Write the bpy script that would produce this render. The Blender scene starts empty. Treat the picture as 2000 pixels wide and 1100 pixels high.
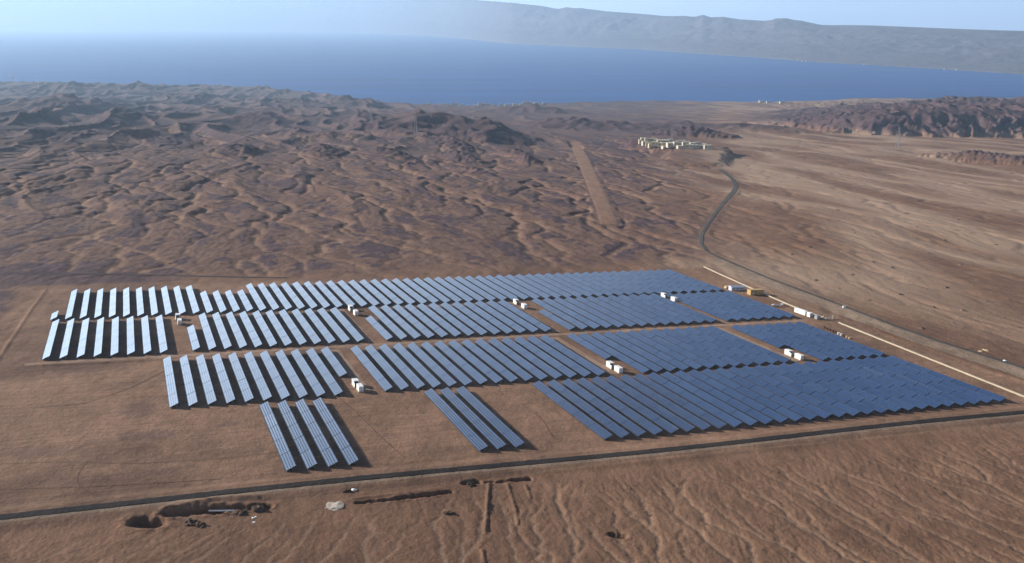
import bpy, bmesh, math, random
import numpy as np
from mathutils import Vector, Matrix

random.seed(7)
S = bpy.context.scene
COL = S.collection

# ------------------------------------------------------------------ camera
CAM_Z = 640.0
F_PX = 2024.4                      # focal length in pixels of the 2000 px wide photograph
PITCH = math.atan((550 - 45) / F_PX)
cam = bpy.data.cameras.new("camera")
cam.sensor_width = 36.0
cam.lens = 36.0 * F_PX / 2000.0
cam.clip_start = 1.0
cam.clip_end = 200000.0
camo = bpy.data.objects.new("camera", cam)
camo.location = (0, 0, CAM_Z)
camo.rotation_euler = (math.pi / 2 - PITCH, 0, 0)
COL.objects.link(camo)
S.camera = camo

# ------------------------------------------------------------------ sky, sun, exposure
SUN_EL = math.radians(20.0)
SUN_AZ = math.radians(66.0)        # to the left of the view direction (+Y)
W = bpy.data.worlds.new("World")
S.world = W
W.use_nodes = True
nt = W.node_tree
bg = nt.nodes["Background"]
sky = nt.nodes.new("ShaderNodeTexSky")
sky.sky_type = 'NISHITA'
sky.sun_disc = False
sky.sun_elevation = SUN_EL
sky.sun_rotation = -SUN_AZ
sky.altitude = 300
sky.air_density = 0.35
sky.dust_density = 0.15
sky.ozone_density = 2.0
# a bright milky band over the horizon, widened and brightened to whiten the panels
wtc = nt.nodes.new("ShaderNodeTexCoord")
wsep = nt.nodes.new("ShaderNodeSeparateXYZ")
nt.links.new(wtc.outputs["Generated"], wsep.inputs[0])
wmap = nt.nodes.new("ShaderNodeMapping")
wmap.inputs["Scale"].default_value = (2.0, 2.0, 26.0)
nt.links.new(wtc.outputs["Generated"], wmap.inputs["Vector"])
wn = nt.nodes.new("ShaderNodeTexNoise")
wn.inputs["Scale"].default_value = 1.6
wn.inputs["Detail"].default_value = 6
nt.links.new(wmap.outputs[0], wn.inputs["Vector"])
wr = nt.nodes.new("ShaderNodeMapRange")
wr.inputs["From Min"].default_value = 0.0
wr.inputs["From Max"].default_value = 0.7
wr.inputs["To Min"].default_value = 1.0
wr.inputs["To Max"].default_value = 0.0
nt.links.new(wsep.outputs[2], wr.inputs["Value"])
wp = nt.nodes.new("ShaderNodeMath")
wp.operation = 'POWER'
wp.inputs[1].default_value = 2.6
nt.links.new(wr.outputs[0], wp.inputs[0])
wr2 = nt.nodes.new("ShaderNodeMapRange")
wr2.inputs["From Min"].default_value = 0.35
wr2.inputs["From Max"].default_value = 0.65
wr2.inputs["To Min"].default_value = 0.75
wr2.inputs["To Max"].default_value = 1.1
nt.links.new(wn.outputs[0], wr2.inputs["Value"])
wm = nt.nodes.new("ShaderNodeMath")
wm.operation = 'MULTIPLY'
nt.links.new(wp.outputs[0], wm.inputs[0])
nt.links.new(wr2.outputs[0], wm.inputs[1])
# the added band is boosted towards the sun, for whiter panel reflections
wdot = nt.nodes.new("ShaderNodeVectorMath")
wdot.operation = 'DOT_PRODUCT'
nt.links.new(wtc.outputs["Generated"], wdot.inputs[0])
wdot.inputs[1].default_value = (-math.sin(SUN_AZ) * math.cos(SUN_EL), math.cos(SUN_AZ) * math.cos(SUN_EL), math.sin(SUN_EL))
wr3 = nt.nodes.new("ShaderNodeMapRange")
wr3.inputs["From Min"].default_value = 0.1
wr3.inputs["From Max"].default_value = 1.0
wr3.inputs["To Min"].default_value = 0.7
wr3.inputs["To Max"].default_value = 2.5
nt.links.new(wdot.outputs["Value"], wr3.inputs["Value"])
wvm = nt.nodes.new("ShaderNodeVectorMath")
wvm.operation = 'SCALE'
wvm.inputs[0].default_value = (19.0, 21.5, 24.0)
nt.links.new(wr3.outputs[0], wvm.inputs["Scale"])
wmix = nt.nodes.new("ShaderNodeMix")
wmix.data_type = 'RGBA'
nt.links.new(wm.outputs[0], wmix.inputs[0])
nt.links.new(sky.outputs[0], wmix.inputs[6])
nt.links.new(wvm.outputs[0], wmix.inputs[7])
nt.links.new(wmix.outputs[2], bg.inputs[0])
bg.inputs[1].default_value = 0.05
sd = bpy.data.lights.new("sun", 'SUN')
sd.energy = 5.0
sd.angle = math.radians(0.53)
sd.color = (1.0, 0.92, 0.82)
so = bpy.data.objects.new("sun", sd)
sdir = Vector((-math.sin(SUN_AZ) * math.cos(SUN_EL), math.cos(SUN_AZ) * math.cos(SUN_EL), math.sin(SUN_EL)))
so.rotation_euler = sdir.to_track_quat('Z', 'Y').to_euler()
so.location = (-300, 200, 600)
COL.objects.link(so)
S.view_settings.view_transform = 'Standard'
S.view_settings.look = 'None'
S.view_settings.exposure = 0.86
S.view_settings.gamma = 1.0
HAZE_DENSITY = 2.6e-5

# ------------------------------------------------------------------ plane of the solar farm (u across the rows, v along them)
E1 = np.array([-0.34534464, 0.937521, -0.04232543])
E2 = np.array([0.93790309, 0.34320711, -0.05046452])
EN = np.array([0.03278516, 0.0571248, 0.99782859])
PH = 170.0
CAMP = np.array([0, 0, CAM_Z])
_fw = np.array([0, math.cos(PITCH), -math.sin(PITCH)])
_up = np.array([0, math.sin(PITCH), math.cos(PITCH)])


def uvw(u, v, w=0.0):
    return CAMP + E2 * u + E1 * v + EN * (w - PH)


def ray(x, y):
    return _fw + np.array([1.0, 0, 0]) * (x - 1000) / F_PX - _up * (y - 550) / F_PX


def px_uv(x, y, w=0.0):
    r = ray(x, y)
    t = -(PH - w) / (r @ EN)
    P = r * t
    return P @ E2, P @ E1


# ------------------------------------------------------------------ noise
def _hash(ix, iy, seed):
    h = (ix.astype(np.int64) * 374761393 + iy.astype(np.int64) * 668265263 + seed * 982451653) & 0xFFFFFFFF
    h = ((h ^ (h >> 13)) * 1274126177) & 0xFFFFFFFF
    h = h ^ (h >> 16)
    return (h & 0xFFFF).astype(np.float32) * np.float32(2 * math.pi / 65536.0)


def noise(x, y, seed=0):
    x = np.asarray(x, dtype=np.float64)
    y = np.asarray(y, dtype=np.float64)
    x0 = np.floor(x)
    y0 = np.floor(y)
    fx = (x - x0).astype(np.float32)
    fy = (y - y0).astype(np.float32)
    ix = x0.astype(np.int64)
    iy = y0.astype(np.int64)

    def g(dx, dy):
        a = _hash(ix + dx, iy + dy, seed)
        return np.cos(a) * (fx - dx) + np.sin(a) * (fy - dy)
    sx = fx * fx * fx * (fx * (fx * 6 - 15) + 10)
    sy = fy * fy * fy * (fy * (fy * 6 - 15) + 10)
    n0 = g(0, 0) * (1 - sx) + g(1, 0) * sx
    n1 = g(0, 1) * (1 - sx) + g(1, 1) * sx
    return (n0 * (1 - sy) + n1 * sy) * 1.45


def sst(a, b, x):
    t = np.clip((x - a) / (b - a), 0, 1)
    return t * t * (3 - 2 * t)


def seg_dist(X, Y, pts):
    d = np.full(np.shape(X), 1e9)
    for (x0, y0), (x1, y1) in zip(pts[:-1], pts[1:]):
        dx, dy = x1 - x0, y1 - y0
        L = dx * dx + dy * dy
        t = np.clip(((X - x0) * dx + (Y - y0) * dy) / L, 0, 1)
        d = np.minimum(d, np.hypot(X - x0 - t * dx, Y - y0 - t * dy))
    return d


# ------------------------------------------------------------------ terrain
COAST_PX = [(-400, 160), (0, 161), (200, 164), (400, 168), (520, 172), (620, 182), (720, 197), (830, 206), (960, 208), (1070, 203), (1180, 198),
            (1400, 198), (1500, 200), (1700, 192), (2000, 192), (2500, 190)]
_cd, _cx = [], []
for x, y in COAST_PX:
    r = ray(x, y)
    t = -CAM_Z / r[2]
    _cx.append(r[0] / r[1])
    _cd.append(r[1] * t)


def coast_y(X, Y):
    return np.interp(X / np.maximum(Y, 100.0), _cx, _cd)


Y_BEND = 1150.0


def base(X, Y):
    X = np.asarray(X, float)
    Y = np.asarray(Y, float)
    d = np.maximum(Y - Y_BEND, 0)
    z = CAM_Z - 170.37 - 0.057249 * Y 
    lat = np.where(X < 0, np.exp(-d / 9000.0), np.exp(-d / 2600.0))
    z = z - 0.0328565 * X * lat
    fl = 3 + (coast_y(X, Y) - Y) * 0.011
    return np.where(Y > 2000, 0.5 * (z + fl + np.sqrt((z - fl) ** 2 + 300.0)) - 2, z)


def px_ground(x, y):
    """the point of the bare slope that a pixel of the photograph looks at"""
    r = ray(x, y)
    t = 200.0
    for _ in range(2600):
        P = CAMP + r * t
        if P[2] <= base(P[0], P[1]):
            break
        t *= 1.002
    lo, hi = t / 1.002, t
    for _ in range(30):
        m = (lo + hi) / 2
        P = CAMP + r * m
        if P[2] <= base(P[0], P[1]):
            hi = m
        else:
            lo = m
    P = CAMP + r * hi
    return P


def gxy(x, y):
    P = px_ground(x, y)
    return (float(P[0]), float(P[1]))


def plane_xy(u, v):
    P = uvw(u, v)
    return (float(P[0]), float(P[1]))


FRONT_ROAD = [plane_xy(u, 417.5 + 1.5 * math.sin(u * 0.02)) for u in range(-260, 640, 20)]
ACCESS_ROAD = [gxy(*p) for p in [(2140, 772), (2000, 722), (1900, 690), (1850, 675), (1750, 640), (1647, 600), (1500, 545), (1450, 524), (1412, 508),
                                  (1384, 495), (1369, 479), (1370, 461), (1383, 438), (1399, 415), (1418, 392), (1433, 376), (1438, 364), (1430, 350), (1416, 339), (1404, 331)]]
BACK_TRACK = [gxy(*p) for p in [(-160, 532), (0, 535), (120, 535), (250, 536.5), (440, 541), (560, 543)]]
GRADED_STRIP = [gxy(*p) for p in [(1190, 440), (1178, 405), (1163, 370), (1148, 335), (1135, 305), (1121, 278)]]
STRIP_W = [26, 28, 31, 34, 38, 42]

# hills: image foot point (x, y), width across, depth, height, heading of the crest (deg, from +X), seed
HILLS = [
    # x,   y,  half-length, half-width, height, heading of the crest, sharpness
    (770, 262, 420, 190, 56, 112, 0.75),
    (900, 268, 200, 95, 42, 125, 1.0),
    (320, 200, 520, 190, 36, 112, 1.0),
    (60, 212, 520, 170, 38, 108, 1.0),
    (510, 208, 420, 160, 30, 112, 1.0),
    (60, 184, 480, 260, 46, 120, 1.0),
    (220, 178, 380, 220, 34, 120, 1.0),
    (640, 208, 360, 150, 34, 110, 1.0),
    (1020, 222, 230, 110, 28, 140, 1.0),
    (1090, 250, 190, 110, 34, 130, 1.0),
    (1190, 252, 260, 120, 22, 140, 1.0),
    (1320, 252, 260, 110, 18, 150, 1.0),
    (1430, 258, 240, 110, 20, 150, 1.0),
    (1345, 268, 120, 50, 28, 150, 0.8),
    (1015, 318, 90, 26, 18, 100, 1.0),
    (880, 312, 130, 34, 18, 115, 1.0),
    (905, 338, 110, 28, 12, 112, 1.0),
    (750, 308, 150, 40, 16, 110, 1.0),
    (860, 288, 190, 44, 20, 115, 1.0),
    (975, 302, 130, 34, 14, 110, 1.0),
    (600, 302, 200, 50, 16, 105, 1.0),
    (430, 302, 200, 50, 14, 104, 1.0),
    (300, 274, 300, 70, 12, 106, 1.0),
    (120, 264, 300, 80, 14, 106, 1.0),
    (560, 264, 300, 70, 14, 108, 1.0),
    (480, 238, 360, 90, 20, 108, 1.0),
    (690, 242, 300, 90, 24, 110, 1.0),
    (190, 236, 380, 100, 20, 106, 1.0),
    (20, 238, 380, 100, 20, 106, 1.0),
    (1900, 314, 130, 26, 20, 140, 0.8),
    (1970, 324, 120, 30, 22, 140, 0.8),
]
_H = []
for h in HILLS:
    hp = gxy(h[0], h[1])
    k = 1 + 0.45 * float(sst(1600, 3600, hp[1])) + 0.55 * float(sst(3600, 8000, hp[1]))
    _H.append((hp, h[2] * k, h[3] * k, h[4] * k, h[5], h[6]))

PITS = [   # image points of the pit centre line, half-width (m), depth (m)
    ([(335, 1003), (430, 996)], 3.6, 2.7),
    ([(430, 993), (520, 990)], 2.4, 3.0),
    ([(272, 1020), (300, 1022)], 4.5, 3.0),
    ([(700, 983), (780, 975)], 1.3, 2.2),
    ([(780, 974), (875, 962)], 1.9, 2.8),
    ([(912, 944), (930, 942)], 2.2, 2.2),
    ([(950, 943), (1000, 940)], 0.9, 1.4),
    ([(1000, 939), (1032, 936)], 1.7, 2.0),
    ([(1198, 1046), (1215, 1048)], 2.0, 2.0),
]
_P = [([plane_xy(*px_uv(*p)) for p in q], w, d) for q, w, d in PITS]
BERMS = [   # image points, half-width, height
    ([(955, 945), (948, 1042)], 0.8, 1.1),
    ([(990, 944), (1008, 1000), (1011, 1024)], 0.6, 0.8),
    ([(1026, 948), (1036, 974)], 0.6, 0.8),
    ([(325, 996), (420, 978), (500, 974)], 2.2, 1.0),
    ([(690, 975), (860, 955)], 1.6, 0.6),
    ([(942, 1075), (946, 1100)], 0.6, 0.8),
    ([(90, 566), (60, 607), (28, 655), (0, 697), (-60, 790)], 1.6, 0.7),
    ([(82, 714), (200, 709), (320, 702)], 1.2, 0.8),
]
_B = [([plane_xy(*px_uv(*p)) for p in q], w, d) for q, w, d in BERMS]


WASH = [gxy(*p) for p in [(2100, 520), (1950, 470), (1800, 428), (1650, 385), (1530, 352), (1440, 322), (1400, 310)]]
MESA = [gxy(1268, 291), gxy(1320, 297), gxy(1372, 302), gxy(1352, 322)]
MESA_Z = float(base(*gxy(1320, 297))) + 38.0


ESC_Y = gxy(1850, 268)[1]
ESC_H = 66.0 * ESC_Y / F_PX


# ------------------------------------------------------------------ drainage: water is routed over a tilted noisy sheet and cuts a branching channel net
def drain(h0, dx, depth, acc0, m, talus, rounds=2, widen=5):
    n, k = h0.shape
    h = h0.copy()
    offs = [(-1, -1), (-1, 0), (-1, 1), (0, -1), (0, 1), (1, -1), (1, 0), (1, 1)]
    idx = np.arange(n * k).reshape(n, k)
    for _ in range(rounds):
        best = np.zeros((n, k))
        rec = idx.copy()
        for di, dj in offs:
            sh = np.full((n, k), 1e9)
            si = slice(max(0, di), n + min(0, di))
            sj = slice(max(0, dj), k + min(0, dj))
            ti = slice(max(0, -di), n + min(0, -di))
            tj = slice(max(0, -dj), k + min(0, -dj))
            sh[ti, tj] = h[si, sj]
            drop = (h - sh) / math.hypot(di, dj)
            b = drop > best
            best = np.where(b, drop, best)
            rec = np.where(b, idx + di * k + dj, rec)
        order = np.argsort(-h, axis=None).tolist()
        r = rec.ravel().tolist()
        acc = [1.0] * (n * k)
        for i in order:
            j = r[i]
            if j != i:
                acc[j] += acc[i]
        A = np.array(acc).reshape(n, k)
        cut = depth * (1 - np.exp(-np.maximum(A / acc0 - 0.15, 0) ** m))
        h = h0 - cut
        for _w in range(widen):
            p = np.pad(h, 1, mode='edge')
            lo = h
            for di, dj in offs:
                lo = np.minimum(lo, p[1 + di:n + 1 + di, 1 + dj:k + 1 + dj] + talus * dx * math.hypot(di, dj))
            h = lo
    d = h - h0
    p = np.pad(d, 1, mode='edge')
    return (d * 2 + p[:-2, 1:-1] + p[2:, 1:-1] + p[1:-1, :-2] + p[1:-1, 2:]) / 6


def sample(Gd, x0, y0, dx, x, y):
    """bilinear look-up, zero outside; first axis is x"""
    fx = (x - x0) / dx
    fy = (y - y0) / dx
    n, k = Gd.shape
    inside = (fx > 0) & (fx < n - 1.01) & (fy > 0) & (fy < k - 1.01)
    fx = np.clip(fx, 0, n - 1.01)
    fy = np.clip(fy, 0, k - 1.01)
    i = fx.astype(int)
    j = fy.astype(int)
    a, b = fx - i, fy - j
    e = Gd[i, j] * (1 - a) * (1 - b) + Gd[i + 1, j] * a * (1 - b) + Gd[i, j + 1] * (1 - a) * b + Gd[i + 1, j + 1] * a * b
    edge = np.clip(np.minimum(np.minimum(fx, n - 1 - fx), np.minimum(fy, k - 1 - fy)) / 12.0, 0, 1)
    return np.where(inside, e * edge, 0.0)


FCUT = 0.45
_rs = np.random.RandomState(5)
MX0, MY0, MDX = -1350.0, 560.0, 4.0
_mc, _ma = np.meshgrid(np.arange(MX0, 1900, MDX), np.arange(MY0, 3500, MDX), indexing='ij')
_h0 = (-0.22 * _ma + 4.5e-5 * np.clip(_mc + 450, -1200, 650) ** 2 + 4.0 * noise(_mc / 90, _ma / 110, 301)
       + 1.5 * noise(_mc / 30, _ma / 34, 302) + 0.5 * noise(_mc / 11, _ma / 12, 303) + _rs.uniform(-0.2, 0.2, _mc.shape))
MID_CUT = drain(_h0, MDX, 4.6, 170.0, 0.6, 0.7, 2, 2)
FX0, FY0, FDX = -90.0, 225.0, 0.6
_fu, _fv = np.meshgrid(np.arange(FX0, 500, FDX), np.arange(FY0, 408, FDX), indexing='ij')
_fa = np.clip((_fu - 60) / 300.0, -0.6, 1)
_h0 = (0.26 * (_fv - 408) + 0.26 * (0.50 - 0.42 * _fa) * (_fu - 100) + 0.9 * noise(_fu / 19, _fv / 24, 311)
       + 0.30 * noise(_fu / 6, _fv / 8, 312) + 0.08 * noise(_fu / 2.2, _fv / 2.2, 313) + _rs.uniform(-0.03, 0.03, _fu.shape))
FG_CUT = drain(_h0, FDX, 1.35, 420.0, 0.7, 0.75, 2, 3)


def terr(X, Y, with_masks=False):
    X = np.asarray(X, float)
    Y = np.asarray(Y, float)
    z = base(X, Y)
    Zp = CAM_Z - 170.37 - 0.0328565 * X - 0.057249 * Y - CAM_Z
    u = X * E2[0] + Y * E2[1] + Zp * E2[2]
    v = X * E1[0] + Y * E1[1] + Zp * E1[2]
    a = X / np.maximum(Y, 150.0)
    # graded ground of the solar farm
    wob = 6 * noise(u / 40, v / 40, 91)
    right_edge = 512 + wob * 0.5 + np.maximum(v - 700, 0) * 0.12
    G = sst(404, 408, v) * (1 - sst(868, 884, v + wob)) * (1 - sst(right_edge, right_edge + 6, u))
    left_edge = -72 - wob
    G = G * np.where(v > 640, sst(left_edge - 5, left_edge + 3, u), 1.0)
    fg = 1 - sst(398, 410, v)
    road_d = np.minimum(seg_dist(X, Y, ACCESS_ROAD), seg_dist(X, Y, FRONT_ROAD))
    corr = 1 - sst(6, 14, road_d)
    strip_d = seg_dist(X, Y, GRADED_STRIP)
    stripm = 1 - sst(16, 22, strip_d)
    bt = 1 - sst(3, 8, seg_dist(X, Y, BACK_TRACK))
    flat = np.clip(np.maximum.reduce([G, corr, stripm, bt]), 0, 1)
    D = 1 - flat
    # flow aligned coordinates, bent by slow noise
    wx = 60 * noise(X / 300, Y / 340, 1) + 6 * noise(X / 60, Y / 70, 2)
    c = X * 0.978 + Y * 0.208 + wx
    al = -X * 0.208 + Y * 0.978
    mid = sst(868, 960, v)
    rightm = sst(0.10, 0.24, a + 0.05 * noise(X / 300, Y / 300, 5)) * (1 - fg)
    leftm = (1 - rightm) * (1 - fg)
    # left: dissected badland that grows rougher towards the sea
    rough = sst(900, 1500, Y)
    far = sst(1500, 3600, Y)
    left_bias = sst(0.10, -0.25, a) if False else 1 - sst(-0.25, 0.10, a)
    n1 = np.abs(noise(c / 46, al / 230, 11))
    n2 = np.abs(noise(c / 17, al / 70, 12))
    n3 = noise(c / 7, al / 18, 13)
    n4 = noise(X / 3.3, Y / 4.5, 14)
    c0 = X * 0.978 + Y * 0.208
    cut = sample(MID_CUT, MX0, MY0, MDX, c0, al)
    zl = n1 ** 0.5 * (0.5 + 1.2 * rough) + n2 ** 0.5 * (0.35 + 0.6 * rough) + n3 * 0.30 + n4 * 0.25 + cut * (0.42 + 0.55 * rough)
    cw = c + 40 * noise(X / 430, Y / 700, 21) + 10 * noise(X / 110, Y / 200, 24)
    rid = 1 - np.abs(noise(cw / 250, al / 1500, 22))
    rid = 1 - np.abs(noise((cw - 110 * rid) / 250, al / 1500, 22))
    rid2 = 1 - np.abs(noise(cw / 90, al / 600, 23))
    rid2 = 1 - np.abs(noise((cw - 42 * rid2) / 90, al / 600, 23))
    zl = zl * (1 - 0.3 * far) + far * (0.25 + 0.75 * left_bias) * (rid ** 2.0 * 34 + rid2 ** 1.7 * 17 - 20) + rough * (1 - far) * (rid2 ** 1.6 * 6 + rid ** 2 * 6 - 5) * (0.35 + 0.65 * left_bias)
    # right: outwash plain with long shallow rills
    m1 = np.abs(noise(c / 55, al / 420, 31))
    m2 = np.abs(noise(c / 18, al / 140, 32))
    m3 = noise(c / 6, al / 30, 33)
    m4 = noise(X / 3.0, Y / 4.0, 34)
    zr = m1 * 1.8 + m2 * 0.8 + m3 * 0.25 + m4 * 0.12 + cut * 0.42 + rough * 9 * np.abs(noise(X / 230, Y / 330, 35)) * sst(1700, 3200, Y)
    # foreground: rills fanning out of the road bank
    ang = np.clip((u - 60) / 260.0, 0, 1)
    fx = u + (v - 400) * (-0.05 - 0.75 * ang) * 0.6 + 7 * noise(u / 60, v / 60, 41) + 1.2 * noise(u / 9, v / 14, 46)
    f1 = np.abs(noise(fx / 11, v / 75, 42))
    f2 = np.abs(noise(fx / 3.6, v / 26, 43))
    f3 = noise(fx / 1.5, v / 9, 44)
    f4 = noise(u / 1.3, v / 1.5, 45)
    famp = 0.30 + 0.70 * sst(60, 190, u)
    f5 = noise(u / 3.2, v / 4.2, 47)
    fcut = sample(FG_CUT, FX0, FY0, FDX, u, v)
    zf = famp * ((f1 ** 0.4) * 0.25 + (f2 ** 0.4) * 0.12 + f3 * 0.10 + fcut * FCUT) + f4 * 0.10 + f5 * 0.12
    zf = zf * (1 - sst(388, 404, v) * 0.9)
    z = z + D * (fg * zf + mid * (leftm * zl + rightm * zr))
    side = (1 - fg) * (1 - mid)
    z = z + D * side * np.where(u < 200, 0.35 * zl, 0.75 * zr)
    # graded ground keeps a little roughness
    z = z + G * (0.10 * noise(u / 5, v / 4, 51) + 0.05 * noise(u / 1.7, v / 1.5, 52))
    # single hills
    hm = np.zeros_like(z)
    for (hx, hy), L, Wd, H, ang_, sh in _H:
        ca, sa = math.cos(math.radians(ang_)), math.sin(math.radians(ang_))
        ddx = X - hx - sa * Wd * 0.55 + 0 * X
        ddy = Y - hy - abs(ca) * Wd * 0.55
        sel = (np.abs(ddx) < L * 1.5 + Wd) & (np.abs(ddy) < L * 1.5 + Wd)
        if not np.any(sel):
            continue
        xx, yy = ddx[sel] if np.ndim(ddx) else ddx, ddy[sel] if np.ndim(ddy) else ddy
        Xs, Ys = (X[sel], Y[sel]) if np.ndim(X) else (X, Y)
        p = (xx * ca + yy * sa) / L
        q = (-xx * sa + yy * ca) / Wd
        wr = 0.16 * noise(Xs / (Wd * 0.5), Ys / (Wd * 0.5), 61) + 0.10 * noise(Xs / (Wd * 0.2), Ys / (Wd * 0.2), 62)
        rr = np.sqrt(p * p + q * q) + wr
        hh = H * np.clip(1 - rr, 0, 1) ** sh * (0.9 + 0.25 * noise(Xs / (Wd * 0.3), Ys / (Wd * 0.3), 63))
        hh = hh * (1 - flat[sel] if np.ndim(flat) else 1 - flat)
        if np.ndim(hm):
            hm[sel] = np.maximum(hm[sel], hh)
        else:
            hm = np.maximum(hm, hh)
    z = z + hm
    vd = seg_dist(X, Y, MESA) + 14 * noise(X / 34, Y / 46, 64) + 6 * noise(X / 12, Y / 15, 65)
    mesa = 1 - sst(52, 92, vd)
    z = np.where(mesa > 0, z * (1 - mesa) + mesa * (MESA_Z + 0.4 * (z - MESA_Z)), z)
    # gullied escarpment on the right
    er = a - 0.02 * noise(X / 600, Y / 600, 71)
    foot = ESC_Y + 900 * (1 - sst(0.20, 0.36, er))
    hgt = ESC_H * sst(0.17, 0.44, er) + 12 * noise(X / 300, Y / 300, 72)
    g1 = np.abs(noise(X / 95 + 0.6 * noise(X / 60, Y / 60, 75), Y / 300, 73))
    g2 = np.abs(noise(X / 36 + 0.5 * noise(X / 30, Y / 40, 76), Y / 110, 74))
    t = (Y - foot + 170 * (1 - g1 * 2.0) * 0.8 - 80 * g2) / 300.0
    esc = hgt * np.clip(sst(0.0, 1.0, t), 0, 1) * (1 - 0.30 * (1 - g1) * sst(.05, .4, t)) * (1 - sst(ESC_Y + 2200, ESC_Y + 3200, Y))
    esc = esc * sst(0.17, 0.22, er) + sst(0.2, 0.3, er) * sst(0, 1, t) * (g2 - 0.4) * 16
    esc = esc * (Y > 2000)
    z = z + esc
    # pits and berms
    for pts, w, d in _P:
        dd = seg_dist(X, Y, pts) + 0.9 * noise(X / 3.0, Y / 3.0, 81) + 0.4 * noise(X / 1.1, Y / 1.1, 82)
        z = z - d * (1 - sst(w * 0.6, w * 1.15, dd))
        z = z + 0.14 * d * np.exp(-((dd - w * 1.5) / (w * 0.45)) ** 2) * (0.6 + 0.8 * noise(X / 2.2, Y / 2.2, 83))
    for pts, w, h in _B:
        dd = seg_dist(X, Y, pts)
        z = z + h * np.clip(1 - dd / (w * 1.2), 0, 1) * (0.8 + 0.4 * noise(X / 3, Y / 3, 84))
    # the road beds
    z = z + 0.9 * corr + 0.9 * stripm
    # coast
    cy = coast_y(X, Y)
    cy = cy + 120 * noise(X / 220, Y / 220, 88)
    z = np.maximum(z, np.where(cy - Y > 0, 1.5 + (cy - Y) * 0.010, -20.0))
    z = np.where(cy - Y < 400, np.minimum(z, np.where(cy - Y > 0, 1.0 + (cy - Y) * 0.05 + np.maximum(cy - Y - 200, 0) * 0.5, (cy - Y) * 0.1)), z)
    z = np.maximum(z, -6.0)
    if with_masks:
        wband = seg_dist(X, Y, WASH) + 30 * noise(c / 60, al / 260, 411) + 12 * noise(c / 18, al / 110, 412)
        wb = 1.0 * (1 - sst(20, 85, wband)) * mid * (1 - flat)
        wash = wb + 0.25 * mid * leftm * sst(1.0, 3.5, -cut) + 0.4 * fg * sst(0.3, 1.0, -fcut) + rightm * np.clip(1 - np.abs(noise(c / 160 + 0.3, al / 900, 33)) * 3.0, 0, 1)
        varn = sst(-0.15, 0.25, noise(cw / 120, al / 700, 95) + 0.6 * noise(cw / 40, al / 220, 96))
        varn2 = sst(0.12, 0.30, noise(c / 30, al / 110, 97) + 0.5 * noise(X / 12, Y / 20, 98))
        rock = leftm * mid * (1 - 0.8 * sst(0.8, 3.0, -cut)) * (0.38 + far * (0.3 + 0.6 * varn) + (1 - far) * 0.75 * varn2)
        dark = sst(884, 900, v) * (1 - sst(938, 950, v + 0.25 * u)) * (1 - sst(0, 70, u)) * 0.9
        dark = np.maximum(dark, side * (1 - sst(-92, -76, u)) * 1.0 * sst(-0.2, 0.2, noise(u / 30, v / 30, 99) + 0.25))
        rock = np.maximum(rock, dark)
        return z, G, stripm, wash, np.clip(rock + hm / 22 + esc / 25, 0, 1), fg  # hills and escarpment darkened by height, painting in their shaded faces
    return z


_TT = 280.0 * 1.0011 ** np.arange(3400)


def gxt(x, y):
    """the point of the finished terrain that a pixel of the photograph looks at"""
    r = ray(x, y)
    P = CAMP[None, :] + r[None, :] * _TT[:, None]
    hit = np.nonzero(P[:, 2] <= terr(P[:, 0], P[:, 1]))[0]
    k = hit[0] if len(hit) else len(_TT) - 1
    return (float(P[k, 0]), float(P[k, 1]))


def tz(x, y):
    return float(terr(np.array([x]), np.array([y]))[0])


# ------------------------------------------------------------------ materials
def new_mat(name):
    m = bpy.data.materials.new(name)
    m.use_nodes = True
    t = m.node_tree
    return m, t, t.nodes, t.links, t.nodes["Principled BSDF"]


def ramp(N, pts, interp='LINEAR'):
    r = N.new("ShaderNodeValToRGB")
    e = r.color_ramp.elements
    e[0].position, e[0].color = pts[0][0], (*pts[0][1], 1)
    e[1].position, e[1].color = pts[-1][0], (*pts[-1][1], 1)
    for p, cc in pts[1:-1]:
        k = e.new(p)
        k.color = (*cc, 1)
    r.color_ramp.interpolation = interp
    return r


def noise_node(N, Lk, vec, scale, detail=4, rough=0.55, dist=0.0):
    n = N.new("ShaderNodeTexNoise")
    n.inputs["Scale"].default_value = scale
    n.inputs["Detail"].default_value = detail
    n.inputs["Roughness"].default_value = rough
    n.inputs["Distortion"].default_value = dist
    if vec is not None:
        Lk.new(vec, n.inputs["Vector"])
    return n


def mapping(N, Lk, src, scale, rot=(0, 0, 0)):
    m = N.new("ShaderNodeMapping")
    m.inputs["Scale"].default_value = scale
    m.inputs["Rotation"].default_value = rot
    Lk.new(src, m.inputs["Vector"])
    return m.outputs[0]


def mixc(N, Lk, fac, a, b, mode='MIX'):
    m = N.new("ShaderNodeMix")
    m.data_type = 'RGBA'
    m.blend_type = mode
    for s, vv in ((m.inputs[0], fac), (m.inputs[6], a), (m.inputs[7], b)):
        if isinstance(vv, (int, float)):
            s.default_value = vv
        elif isinstance(vv, tuple):
            s.default_value = (*vv, 1)
        else:
            Lk.new(vv, s)
    return m.outputs[2]


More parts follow.
